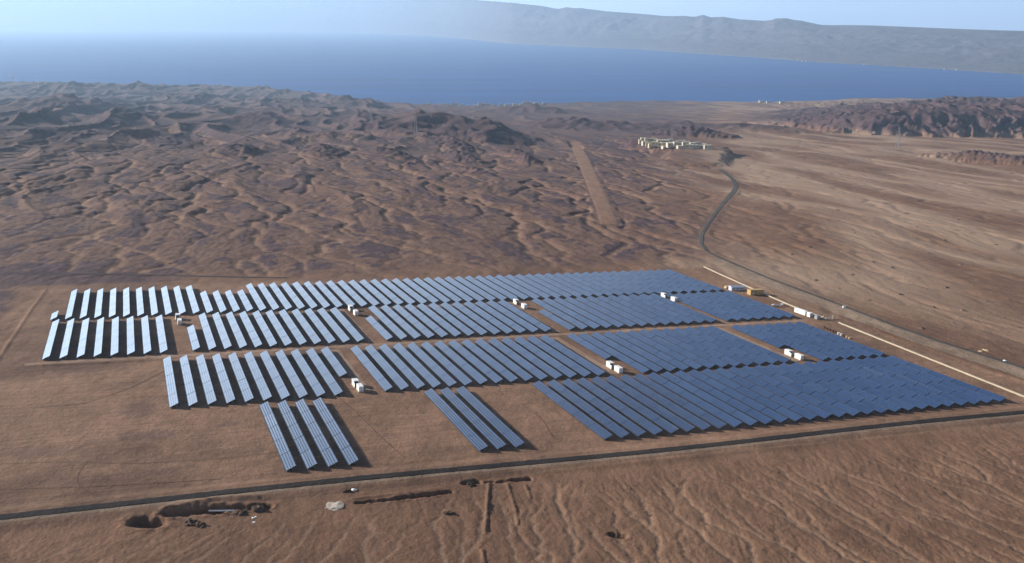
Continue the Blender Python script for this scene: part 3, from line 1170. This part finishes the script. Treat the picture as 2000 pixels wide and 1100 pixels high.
# second strip
R2 = "solar panel rows of the second strip from the back"
block(-50.9, 15.7, 8, 654.5, 755.5, 'far', "in second strip's leftmost block", R2)
solar_row(35.0, 656, 719.5, 'far', "short silvery panel row left of the second block, below the far left cabins", R2)
block(44.8, 138.9, 11, 655.5, 756, 'far', "in second strip's second block", R2)
solar_row(158.3, 655.5, 722, 'far', "short pale blue panel row left of second strip's middle block, below white cabins", R2)
block(168.2, 272.3, 12, 655.5, 757, 'far', "in second strip's middle block", R2)
solar_row(291.0, 656, 717, 'far', "short blue panel row left of second strip's fourth block, below white cabins", R2)
block(301.0, 406.4, 12, 656, 757, 'far', "in second strip's fourth block", R2)
block(420.6, 476.4, 7, 657, 755, 'far', "in second strip's rightmost block", R2)
# third strip
R3 = "solar panel rows of the third strip from the back"
block(16.8, 102.4, 10, 541.5, 639.5, 'mid', "in third strip's leftmost block", R3)
solar_row(111.9, 577, 640.5, 'mid', "short pale panel row above the two white cabins, third strip, left block", R3)
block(130.6, 261.3, 15, 543, 639.5, 'mid', "in third strip's middle block", R3)
solar_row(281.8, 577, 640, 'far', "short deep blue panel row above the two white cabins, third strip, centre right", R3)
block(290.4, 391.8, 12, 541.5, 639.5, 'far', "in third strip's centre right block", R3)
solar_row(412.0, 577, 638, 'far', "short deep blue panel row above the white cabins, third strip, right block", R3)
block(420.9, 466.0, 6, 541, 637, 'far', "in third strip's rightmost block", R3)
# front strip
R4 = "solar panel rows of the front strip"
block(61.2, 89.0, 4, 436.8, 534.2, 'near', "of the four alone at front left", R4)
block(151.0, 169.4, 3, 438.5, 536, 'near', "of the three alone at front centre", R4)
for k in range(28):
    u = 215.5 + (466 - 215.5) * k / 27
    solar_row(u, 437.8, 536, 'near' if k < 8 else ('mid' if k < 16 else 'far'), f"{tone(u, 0)} tilted panel row, {ordinal(k + 1)} from the left in the big front right block", R4)


# ------------------------------------------------------------------ inverter stations
def chamfer_box(name, mat, parent, c, s, bev=0.06):
    bm = bmesh.new()
    bmesh.ops.create_cube(bm, size=1)
    bmesh.ops.scale(bm, vec=s, verts=bm.verts)
    bmesh.ops.bevel(bm, geom=list(bm.edges), offset=bev, segments=1, affect='EDGES')
    bmesh.ops.translate(bm, vec=c, verts=bm.verts)
    me = bpy.data.meshes.new(name)
    bm.to_mesh(me)
    bm.free()
    me.materials.append(mat)
    return link(bpy.data.objects.new(name, me), parent)


def inverter_cabin(u, v, label):
    """open equipment skid: white housing, dark transformer bay on its right"""
    L, Wd, H = 7.6, 2.9, 3.0
    r = empty("inverter_cabin", farm_matrix(u, v))
    tag(r, label, "inverter cabin", "inverter cabins in the gaps between panel blocks")
    chamfer_box("base_slab", M_CONC, r, (Wd / 2, L / 2, 0.1), (Wd + 0.5, L + 0.5, 0.5))
    chamfer_box("housing", M_WHITE, r, (Wd / 2, L * 0.66, 0.35 + H / 2), (Wd, L * 0.66, H))
    chamfer_box("low_wall", M_WHITE, r, (0.1, L * 0.165, 0.35 + 1.1), (0.16, L * 0.33 - 0.02, 2.2), 0.03)
    tr = chamfer_box("transformer", M_GREY, r, (Wd / 2 + 0.2, L * 0.16, 0.35 + 0.9), (1.7, 1.5, 1.8))
    for k in range(5):
        MB().box((Wd / 2 - 0.4 + 0.3 * k, L * 0.16 - 0.85, 1.25), (0.06, 0.2, 1.4)).build("cooling_fin", M_GREY, tr)
    MB().box((Wd / 2, L * 0.33 - 0.06, 0.35 + 1.4), (2.2, 0.08, 2.4)).build("door", M_DARK, r)
    MB().box((Wd + 0.03, L * 0.66, 0.35 + 1.7), (0.06, 2.6, 1.2)).build("vent_grille", M_GREY, r)
    MB().box((Wd / 2, L * 0.66, 0.35 + H + 0.07), (Wd + 0.2, L * 0.68, 0.12)).build("roof", M_WHITE, r)
    return r


def container_cabin(u, v, label):
    L, Wd, H = 6.6, 2.6, 2.9
    r = empty("container_cabin", farm_matrix(u, v))
    tag(r, label, "container cabin", "white container cabins in the gaps between panel blocks")
    chamfer_box("base_slab", M_CONC, r, (Wd / 2, L / 2, 0.1), (Wd + 0.4, L + 0.4, 0.5))
    b = chamfer_box("body", M_WHITE, r, (Wd / 2, L / 2, 0.35 + H / 2), (Wd, L, H))
    MB().box((Wd / 2, L / 2, 0.35 + H + 0.06), (Wd + 0.16, L + 0.16, 0.1)).build("roof", M_WHITE, r)
    for k in range(2):
        d = MB().box((Wd * (0.27 + 0.46 * k), -0.035, 0.35 + H * 0.47), (Wd * 0.42, 0.06, H * 0.84)).build("door", M_WHITE, r)
        MB().box((Wd * (0.44 + 0.12 * k), -0.09, 0.35 + H * 0.45), (0.05, 0.05, 0.5)).build("handle", M_DARK, d)
    MB().box((Wd + 0.03, L * 0.5, 0.35 + H * 0.62), (0.05, 2.2, 0.9)).build("vent_grille", M_DARK, r)
    return r


STN = [(29.0, 746.0, 731.0, "beside the far left of the second strip"), (153.0, 749.5, 734.5, "left of centre under the back strip"),
       (284.5, 746.5, 731.0, "in the middle under the back strip"), (416.5, 746.5, 731.5, "at the right under the back strip"),
       (116.0, 555.0, 546.0, "below the left block of the third strip"), (275.8, 556.0, 546.5, "below the centre right block of the third strip"),
       (406.8, 556.0, 546.5, "below the rightmost block of the third strip")]
for u, va, vb, wh in STN:
    inverter_cabin(u, va, f"white inverter cabin with dark open bay {wh}")
    container_cabin(u + 0.6, vb, f"plain white container cabin {wh}, the nearer one")


# ------------------------------------------------------------------ right edge of the farm
def path_prism(name, pts, w, h, mat, label, cat, group=None):
    P = smooth_path(pts, 5.0)
    T = np.gradient(P, axis=0)
    T /= np.linalg.norm(T, axis=1)[:, None]
    Nn = np.stack([T[:, 1], -T[:, 0]], 1)
    zg = terr(P[:, 0], P[:, 1])
    mb = MB()
    for i in range(len(P)):
        for s, hh in ((-1, -0.4), (1, -0.4), (1, h), (-1, h)):
            mb.v.append((P[i, 0] + Nn[i, 0] * s * w / 2, P[i, 1] + Nn[i, 1] * s * w / 2, zg[i] + hh))
    for i in range(len(P) - 1):
        a, b = i * 4, i * 4 + 4
        for k in range(4):
            mb.f.append((a + k, a + (k + 1) % 4, b + (k + 1) % 4, b + k))
    mb.f.append((3, 2, 1, 0))
    e = (len(P) - 1) * 4
    mb.f.append((e, e + 1, e + 2, e + 3))
    o = mb.build(name, mat)
    return tag(o, label, cat, group)


WALL_PX = [(1375, 522), (1412, 539), (1450, 556), (1490, 574), (1530, 591.5), (1575, 610), (1614, 623)]
WALL2_PX = [(1638, 631), (1690, 652), (1750, 676), (1840, 712), (1920, 744), (2000, 776), (2110, 820)]
path_prism("boundary_wall", [plane_xy(*px_uv(*p)) for p in WALL_PX], 0.9, 0.9, M_CONC, "long low pale boundary wall behind the gate, running to the far corner", "wall", "low walls along the right edge")
path_prism("boundary_wall", [plane_xy(*px_uv(*p)) for p in WALL2_PX], 0.9, 0.9, M_CONC, "long low pale boundary wall from the gate to the right picture edge", "wall", "low walls along the right edge")


def at_px(x, y):
    return px_uv(x, y)


# blue-white site office with gable roof
u, v = at_px(1428, 568)
r = tag(empty("site_office", farm_matrix(u, v)), "long bluish white site office beside the end of the back strip", "site office")
b = MB().box((6.5, 2, 1.6), (13, 5, 3.2)).build("wall", M_BLUEGREY, r)
mb = MB()
mb.v = [(-0.4, -0.9, 3.2), (13.4, -0.9, 3.2), (13.4, 4.9, 3.2), (-0.4, 4.9, 3.2), (-0.4, 2, 4.3), (13.4, 2, 4.3)]
mb.f = [(0, 1, 5, 4), (2, 3, 4, 5), (0, 4, 3), (1, 2, 5), (3, 2, 1, 0)]
mb.build("roof", M_BLUEGREY, r)
for k in range(3):
    w_ = MB().box((2.5 + 3.6 * k, -0.53, 1.8), (1.3, 0.08, 1.0)).build("window", M_DARK, r)
MB().box((11.6, -0.53, 1.1), (1.0, 0.08, 2.1)).build("door", M_GREY, r)
u, v = at_px(1419, 563)
r = tag(empty("timber_stack", farm_matrix(u, v)), "small stack of bare timber beside the bluish site office", "timber")
for k in range(3):
    MB().box((0, 0, 0.35 + 0.72 * k), (3.4 - 0.5 * k, 3.4 - 0.4 * k, 0.66), 0.12 * k).build("bundle", M_TIMBER, r)

# ochre shed
u, v = at_px(1466, 577)
r = tag(empty("ochre_shed", farm_matrix(u, v)), "ochre yellow open fronted shed by the boundary wall", "shed")
mb = MB().box((6.5, 5.6, 2.1), (13, 0.3, 4.2)).box((0.15, 2.8, 2.1), (0.3, 5.3, 4.2)).box((12.85, 2.8, 2.1), (0.3, 5.3, 4.2)).box((9.0, 0.15, 2.1), (7.4, 0.3, 4.2))
mb.build("wall", M_OCHRE, r)
MB().box((6.5, 2.8, 4.3), (13.6, 6.4, 0.2)).build("roof", M_OCHRE, r)
MB().box((2.8, 0.3, 1.7), (4.2, 0.14, 3.2)).build("door", M_TIMBER, r)
u, v = at_px(1491, 575)
r = tag(empty("water_tank", farm_matrix(u, v)), "small white water tank at the corner of the ochre shed", "tank")
MB().cyl((0, 0, 0.1), 1.3, 2.3, 16).build("tank_body", M_WHITE, r)
MB().cyl((0, 0, 2.4), 1.3, 0.4, 16, 0.4).build("lid", M_WHITE, r)

# scrap heaps of grey sheets
for k, (x, y) in enumerate([(1512, 599), (1519, 599.5), (1527, 597)]):
    u, v = at_px(x, y)
    mb = MB()
    rn = random.Random(k)
    for j in range(7):
        mb.box((rn.uniform(-1.2, 1.2), rn.uniform(-1.0, 1.0), 0.3 + 0.25 * j), (rn.uniform(1.2, 2.6), rn.uniform(0.8, 2), 0.2), rn.uniform(0, 3))
    o = mb.build("scrap_pile", M_BLUEGREY if k != 1 else M_GREY)
    o.matrix_world = farm_matrix(u, v)
    tag(o, f"pile of grey scrap sheets behind the ochre shed, {['leftmost', 'middle', 'rightmost'][k]} of three", "scrap pile", "scrap piles behind the shed")

# white double container by the gate
for k, (x, y, L) in enumerate([(1572, 616.5, 14.0), (1580, 619.5, 4.0)]):
    u, v = at_px(x, y)
    if k == 1:
        v -= 1.0
    r = tag(empty("storage_container", farm_matrix(u, v)), ["long white storage container beside the wall near the gate", "short white storage container at the near end of the long one"][k], "container")
    chamfer_box("body", M_WHITE, r, (1.4, L / 2, 1.65), (2.8, L, 3.3))
    MB().box((1.4, L / 2, 3.36), (2.9, L + 0.1, 0.1)).build("roof", M_WHITE, r)
    MB().box((1.4, -0.04, 1.5), (1.6, 0.06, 2.4)).build("door", M_GREY, r)
    for j in range(2 if k == 0 else 1):
        MB().box((-0.03, L * (0.3 + 0.4 * j), 2.0), (0.05, 1.2, 0.8)).build("window", M_DARK, r)

# gate
u, v = at_px(1618, 624)
r = tag(empty("entrance_gate", farm_matrix(u, v)), "grey metal entrance gate in the gap of the pale wall", "gate")
for k in range(2):
    MB().box((-4.5 + 9 * k, 0, 1.5), (0.9, 0.9, 3.0)).build("gate_post", M_CONC, r)
mb = MB().box((0, 0, 0.5), (8.0, 0.1, 0.12)).box((0, 0, 2.2), (8.0, 0.1, 0.12))
for k in range(21):
    mb.box((-4 + 0.4 * k, 0, 1.35), (0.07, 0.07, 1.6))
mb.build("gate_leaf", M_GREY, r)
MB().box((-8, 3, 1.4), (3.4, 3.4, 2.8)).build("guard_box", M_GREY, r)

u, v = at_px(1648, 604)
r = tag(empty("marker_post", farm_matrix(u, v)), "small white roadside post on the far verge", "road marker")
MB().box((0, 0, 1.4), (2.2, 0.9, 2.8)).build("slab", M_WHITE, r)
MB().box((0, 0, 0.1), (2.8, 1.5, 0.5)).build("base", M_CONC, r)

# line of drums / pallets along the edge of the third strip
for k in range(10):
    x = 1608 + 5.4 * k
    y = 641.5 + 2.35 * k
    u, v = at_px(x, y)
    r = empty("cable_drum", farm_matrix(u + 1.0, v))
    white = k in (5, 6)
    place = ["first dark one from the left", "second dark one from the left", "third dark one from the left", "fourth dark one from the left", "fifth dark one from the left",
             "left one of the two white ones", "right one of the two white ones", "first brown one right of the white ones", "second brown one right of the white ones", "last one on the right"][k]
    tag(r, f"{'white' if white else 'brown'} cable drum by the blue rows, {place}", "cable drum", "cable drums lined up beside the panels")
    mt = M_WHITE if white else (M_TIMBER if k > 7 else M_SPOIL)
    c1 = MB().cyl((0, 0, 0.0), 0.95, 0.2, 14)
    c1.build("flange", mt, r)
    MB().cyl((0, 0, 0.2), 0.55, 1.0, 12).build("core", mt, r)
    MB().cyl((0, 0, 1.2), 0.95, 0.2, 14).build("flange", mt, r)


# ------------------------------------------------------------------ rocks, heaps
def rock_mesh(seed, mat, flat=0.7, sub=2, rough=0.35):
    bm = bmesh.new()
    bmesh.ops.create_icosphere(bm, subdivisions=sub, radius=1)
    co = np.array([v.co[:] for v in bm.verts])
    d = 1 + rough * noise(co[:, 0] * 1.3 + seed * 7.1 + co[:, 2], co[:, 1] * 1.3 + co[:, 2] * 0.7, seed) + rough * 0.5 * noise(co[:, 0] * 3.1 + co[:, 2] * 2, co[:, 1] * 3.1 + seed, seed + 5)
    for v, k in zip(bm.verts, d):
        v.co *= float(k)
        v.co.z *= flat
    me = bpy.data.meshes.new("rock")
    bm.to_mesh(me)
    bm.free()
    me.materials.append(mat)
    return me


ROCKS = [rock_mesh(s, M_ROCK) for s in range(5)]
SPOILS = [rock_mesh(20 + s, M_SPOIL, 0.6, 3, 0.6) for s in range(4)]


def put(name, me, x, y, s, rz, label, cat, group=None, sink=0.2):
    o = link(bpy.data.objects.new(name, me))
    o.matrix_world = Matrix.Translation((x, y, tz(x, y) - s[2] * sink)) @ Matrix.Rotation(rz, 4, 'Z') @ Matrix.Diagonal((*s, 1))
    return tag(o, label, cat, group)


HEAPS = [(262, 1022, 2.6, 'dark spoil heap at the left end of the excavation'), (297, 1028, 2.2, 'dark spoil heap in front of the left pit'),
         (372, 1022, 2.6, 'spoil heap in front of the long pit'), (390, 1026, 2.0, 'smaller spoil heap in front of the long pit'),
         (470, 1003, 2.0, 'low spoil heap at the pit edge beside the white pipe'), (486, 995, 2.9, 'tall spoil heap at the right end of the excavation'),
         (505, 996, 2.6, 'rightmost spoil heap of the excavation'), (878, 1004, 1.9, 'spoil heap in the cracked line below the trench'),
         (920, 948, 1.8, 'spoil heap at the start of the trench by the road')]
for k, (x, y, s, lab) in enumerate(HEAPS):
    P = uvw(*px_uv(x, y))
    put("spoil_heap", SPOILS[k % 4], P[0], P[1], (s * 1.2, s, s), 0.9 * k, lab + " beside the front road", "spoil heap", "spoil heaps beside the front road", 0.1)
P = uvw(*px_uv(652, 990))
put("gravel_heap", rock_mesh(41, M_PALE, 0.35, 3, 0.5), P[0], P[1], (3.6, 4.2, 1.4), 0.2, "pale flat heap of spilled gravel below the front road", "gravel heap", None, 0.0)
P = uvw(*px_uv(690, 958))
put("concrete_lump", rock_mesh(42, M_WHITE, 0.6, 2, 0.5), P[0], P[1], (1.4, 1.3, 1.2), 0.2, "white broken concrete lump on the road verge", "concrete lump")
P = uvw(*px_uv(676, 960))
put("spoil_heap", SPOILS[1], P[0], P[1], (1.5, 1.2, 1.2), 1.2, "small dark heap left of the white concrete lump on the verge", "spoil heap", "spoil heaps beside the front road", 0.1)
P = uvw(*px_uv(1200, 1043))
put("boulder", rock_mesh(43, M_ROCK, 0.8, 2, 0.45), P[0], P[1], (2.4, 2.2, 2.0), 0.4, "big lone boulder at the bottom centre of the slope", "boulder")
for k, (x, y) in enumerate([(494, 1012), (499, 1010), (496, 1020)]):
    P = uvw(*px_uv(x, y))
    put("rubble_block", ROCKS[k], P[0], P[1], (0.7, 0.6, 0.55), k, f"white rubble block below the excavation, {['left', 'upper', 'lower'][k]} one of three", "rubble", "white rubble blocks").data = rock_mesh(50 + k, M_WHITE, 0.7)
# white pipe across the pit
a3, b3 = uvw(*px_uv(408, 1002)), uvw(*px_uv(458, 1003))
mb = MB()
za = tz(*plane_xy(*px_uv(402, 1006))) + 0.7
A_ = Vector((a3[0], a3[1], za))
B_ = Vector((b3[0], b3[1], za))
o = mb.bar(A_, B_, 0.45).build("white_pipe", M_WHITE)
tag(o, "thin white pipe lying along the excavation edge", "pipe")

BX = [(1560, 350), (1530, 355), (1690, 395), (1598, 370), (1626, 412), (1640, 410), (1770, 418), (1692, 422), (1795, 446), (1868, 432), (1482, 445), (1612, 435), (1620, 458),
      (1668, 455), (1705, 454), (1705, 512), (1660, 450), (1850, 470), (1925, 450), (1440, 340), (1390, 338), (1500, 345), (1510, 490), (1545, 500), (1580, 480), (1760, 505), (1820, 495),
      (1880, 520), (1950, 480), (1660, 540), (1742, 521), (1790, 545), (1850, 560), (1903, 560), (1930, 590), (1700, 590), (1760, 575), (1820, 600), (1880, 610), (1590, 545), (1640, 565),
      (1460, 380), (1475, 410), (1980, 540), (1985, 575), (1955, 620), (1865, 632), (1805, 640), (1990, 640)]
for k, (x, y) in enumerate(BX):
    gx, gy = gxt(x + random.uniform(-6, 6), y + random.uniform(-3, 3))
    s = random.uniform(0.8, 2.0) * (1 + gy / 2500)
    put("boulder", ROCKS[k % 5], gx, gy, (s * 1.3, s, s * 0.8), k * 1.7, "dark weathered boulder scattered on the open desert right of the road", "boulder", "boulders scattered on the right hand plain")
for k in range(110):
    if k < 70:
        x, y = random.uniform(1120, 1990), 0
        y = random.uniform(930, 1090)
        u, v = px_uv(x, y)
        if v > 392:
            v = 385
        gx, gy = plane_xy(u, v)
        s = random.uniform(0.2, 0.65)
        lab, gr = "small brown stone scattered on the gullied slope at the front right", "stones on the front right slope"
    else:
        gx, gy = gxt(random.uniform(40, 1150), random.uniform(380, 520))
        s = random.uniform(0.7, 1.7)
        lab, gr = "dark stone scattered on the rough ground behind the panels", "stones behind the panel field"
    put("stone", ROCKS[k % 5], gx, gy, (s * 1.3, s, s * 0.8), k * 2.3, lab, "stone", gr)
for k, (x, y) in enumerate([(1888, 684), (1902, 688), (1915, 687), (1925, 684), (1895, 681)]):
    gx, gy = gxt(x, y)
    put("debris_heap", rock_mesh(60 + k, M_TIMBER if k in (2, 3) else M_SPOIL, 0.45, 2, 0.6), gx, gy, (3.2, 1.8, 1.6), 0.5 * k,
        f"{'yellowish' if k in (2, 3) else 'brown'} debris heap beside the access road, {['leftmost', 'second', 'middle', 'rightmost', 'rearmost'][k]} of the group", "debris heap", "debris heaps beside the access road")
gx, gy = gxt(1962, 706)
put("boulder", rock_mesh(70, M_WHITE, 0.8, 2, 0.3), gx, gy, (1.6, 1.5, 1.4), 0, "round whitish boulder at the right edge above the road", "boulder")


# ------------------------------------------------------------------ village on the knoll, coast buildings
def house(x, y, w, d, h, rz, mat, label, group, cat="house", nwin=2, sink=1.0):
    r = tag(empty("house" if cat == "house" else "building", ground_matrix(x, y, rz, sink)), label, cat, group)
    MB().box((0, 0, h / 2 + sink / 2), (w, d, h + sink)).build("wall", mat, r)
    p = MB().box((0, 0, h + sink + 0.12), (w + 0.5, d + 0.5, 0.24))
    p.box((0, -d / 2 - 0.1, h + sink + 0.45), (w + 0.5, 0.25, 0.42)).box((-w / 2 - 0.1, 0.13, h + sink + 0.45), (0.25, d, 0.42))
    p.build("roof", mat, r)
    for k in range(nwin):
        MB().box((-w / 2 + w * (k + 0.5) / nwin, -d / 2 - 0.04, sink + h * 0.62), (w * 0.16, 0.1, h * 0.25)).build("window", M_DARK, r)
    MB().box((w * 0.02, -d / 2 - 0.05, sink + 1.1), (1.1, 0.1, 2.2)).build("door", M_DARK, r)


VIL = [(1253, 281, 'c'), (1260, 284, 'c'), (1268, 286, 'c'), (1263, 278, 'w'), (1275, 282, 'c'), (1270, 289, 'c'), (1283, 279, 'c'), (1290, 282, 'w'), (1292, 288, 'w'), (1300, 291, 'w'),
       (1278, 276, 'c'), (1308, 279, 'c'), (1314, 283, 'c'), (1304, 286, 'c'), (1321, 287, 'w'), (1332, 280, 'w'), (1338, 285, 'w'), (1347, 290, 'w'), (1361, 283, 'w'), (1366, 289, 'w'), (1375, 287, 'w'), (1382, 292, 'w'), (1257, 278, 'c'), (1273, 278, 'c'), (1280, 285, 'c'), (1286, 286, 'c'), (1296, 279, 'c'), (1301, 282, 'c'),
       (1296, 286, 'c'), (1317, 279, 'c'), (1325, 283, 'c'), (1310, 288, 'w'), (1329, 290, 'w'), (1342, 281, 'w'), (1352, 285, 'w'), (1356, 290, 'w')]
vs = sorted(range(len(VIL)), key=lambda k: VIL[k][0])
for rank, k in enumerate(vs):
    x, y, m = VIL[k]
    gx, gy = gxt(x, y)
    rr = random.Random(k + 400)
    house(gx, gy, rr.uniform(13, 22), rr.uniform(11, 17), rr.uniform(6, 12), rr.uniform(-0.3, 0.3), M_CREAM if m == 'c' else M_PLASTER,
          f"{'cream' if m == 'c' else 'whitish'} flat roofed house, {ordinal(rank + 1)} from the left in the hilltop village", "houses of the hilltop village")
cst = [(840, 206, 1.0), (855, 207, 0.8), (866, 208, 1.2), (888, 207, 1.6), (902, 207, 1.0), (915, 208, .8), (928, 207, 1.0), (940, 207, 1.8), (952, 208, 1.4), (938, 212, 1.1), (965, 208, 1.0),
       (978, 208, .9), (992, 208, 1.0), (1005, 207, 1.1), (1018, 207, 1.0), (1028, 206, 1.9), (1036, 206, 1.3), (1047, 205, 1.2), (989, 213, .9), (1062, 205, .8), (430, 169, 1.5), (445, 169, 1), (520, 174, 1.4), (1486, 201, 1.1), (1500, 202, 1.0), (1527, 204, 1.2)]
for rank, (x, y, s) in enumerate(sorted(cst)):
    P0 = gxt(x, min(y + 2.0, 300)) if y > 300 else None
    r_ = ray(x, y)
    t_ = -(CAM_Z - 3) / r_[2]
    gx, gy = r_[0] * t_, r_[1] * t_
    cyy = float(coast_y(np.array([gx]), np.array([gy]))[0]) - 130
    if gy > cyy:
        gx, gy = gx * cyy / gy, cyy
    house(gx, gy, 30 * s, 18, 16 * s, 0.1, M_PLASTER, f"white coastal building, {ordinal(rank + 1)} from the left along the near shore", "white buildings along the near shore", "building", 3)
for rank, (x, y) in enumerate([(1560, 118.5), (1568, 119.5), (1576, 120.5), (1690, 126.5), (1848, 136), (1872, 137)]):
    r_ = ray(x, y + 0.6)
    t_ = -(CAM_Z - 4) / r_[2]
    r = tag(empty("building", Matrix.Translation((r_[0] * t_, r_[1] * t_ + 60, 0))), f"tiny white building, {ordinal(rank + 1)} from the left on the far shore", "building", "buildings on the far shore")
    MB().box((0, 0, 9), (18, 14, 22)).build("wall", M_PLASTER, r)
    MB().box((0, 0, 21), (19, 15, 2)).build("roof", M_PLASTER, r)


# ------------------------------------------------------------------ pylons and masts
def pylon(x, y, h, wb, label, arms=3):
    gx, gy = gxt(x, y)
    r = tag(empty("pylon", ground_matrix(gx, gy, 0.5)), label, "pylon", "lattice pylons crossing the desert")
    mb = MB()
    lv = 9
    for i in range(lv):
        z0, z1 = h * i / lv, h * (i + 1) / lv
        w0, w1 = wb * (1 - 0.88 * i / lv) / 2, wb * (1 - 0.88 * (i + 1) / lv) / 2
        cs = [(-1, -1), (1, -1), (1, 1), (-1, 1)]
        for k in range(4):
            a, b = cs[k], cs[(k + 1) % 4]
            mb.bar((a[0] * w0, a[1] * w0, z0 - (1 if i == 0 else 0)), (a[0] * w1, a[1] * w1, z1), 0.55)
            mb.bar((a[0] * w0, a[1] * w0, z0), (b[0] * w1, b[1] * w1, z1), 0.3)
    mb.build("tower_lattice", M_LATTICE, r)
    for k in range(arms):
        z = h * (0.72 + 0.11 * k)
        MB().bar((-h * 0.13, 0, z), (h * 0.13, 0, z), 0.4).bar((-h * 0.13, 0, z), (0, 0, z + h * 0.05), 0.25).bar((h * 0.13, 0, z), (0, 0, z + h * 0.05), 0.25).build("cross_arm", M_LATTICE, r)


pylon(812, 262, 62, 10, "thin lattice pylon standing before the dark left hills")
pylon(1753, 293, 66, 10, "tall pale lattice pylon on the right hand plain below the escarpment")
pylon(1312, 272, 46, 8, "lattice pylon behind the hilltop village")
pylon(725, 240, 56, 9, "faint lattice pylon on the slope of the left hills")
for x, y, h, lab in ((28, 168, 90, "slim mast with a wide head on the far left coast hill"), (75, 166, 80, "slim red and white mast on the far left coast hill")):
    gx, gy = gxt(x, y + 4)
    r = tag(empty("mast", ground_matrix(gx, gy)), lab, "mast")
    MB().bar((0, 0, -1), (0, 0, h), 2.6).build("pole", M_LATTICE, r)
    MB().box((0, 0, h), (36, 6, 8) if x < 50 else (5, 5, 7)).build("mast_head", M_GREY, r)
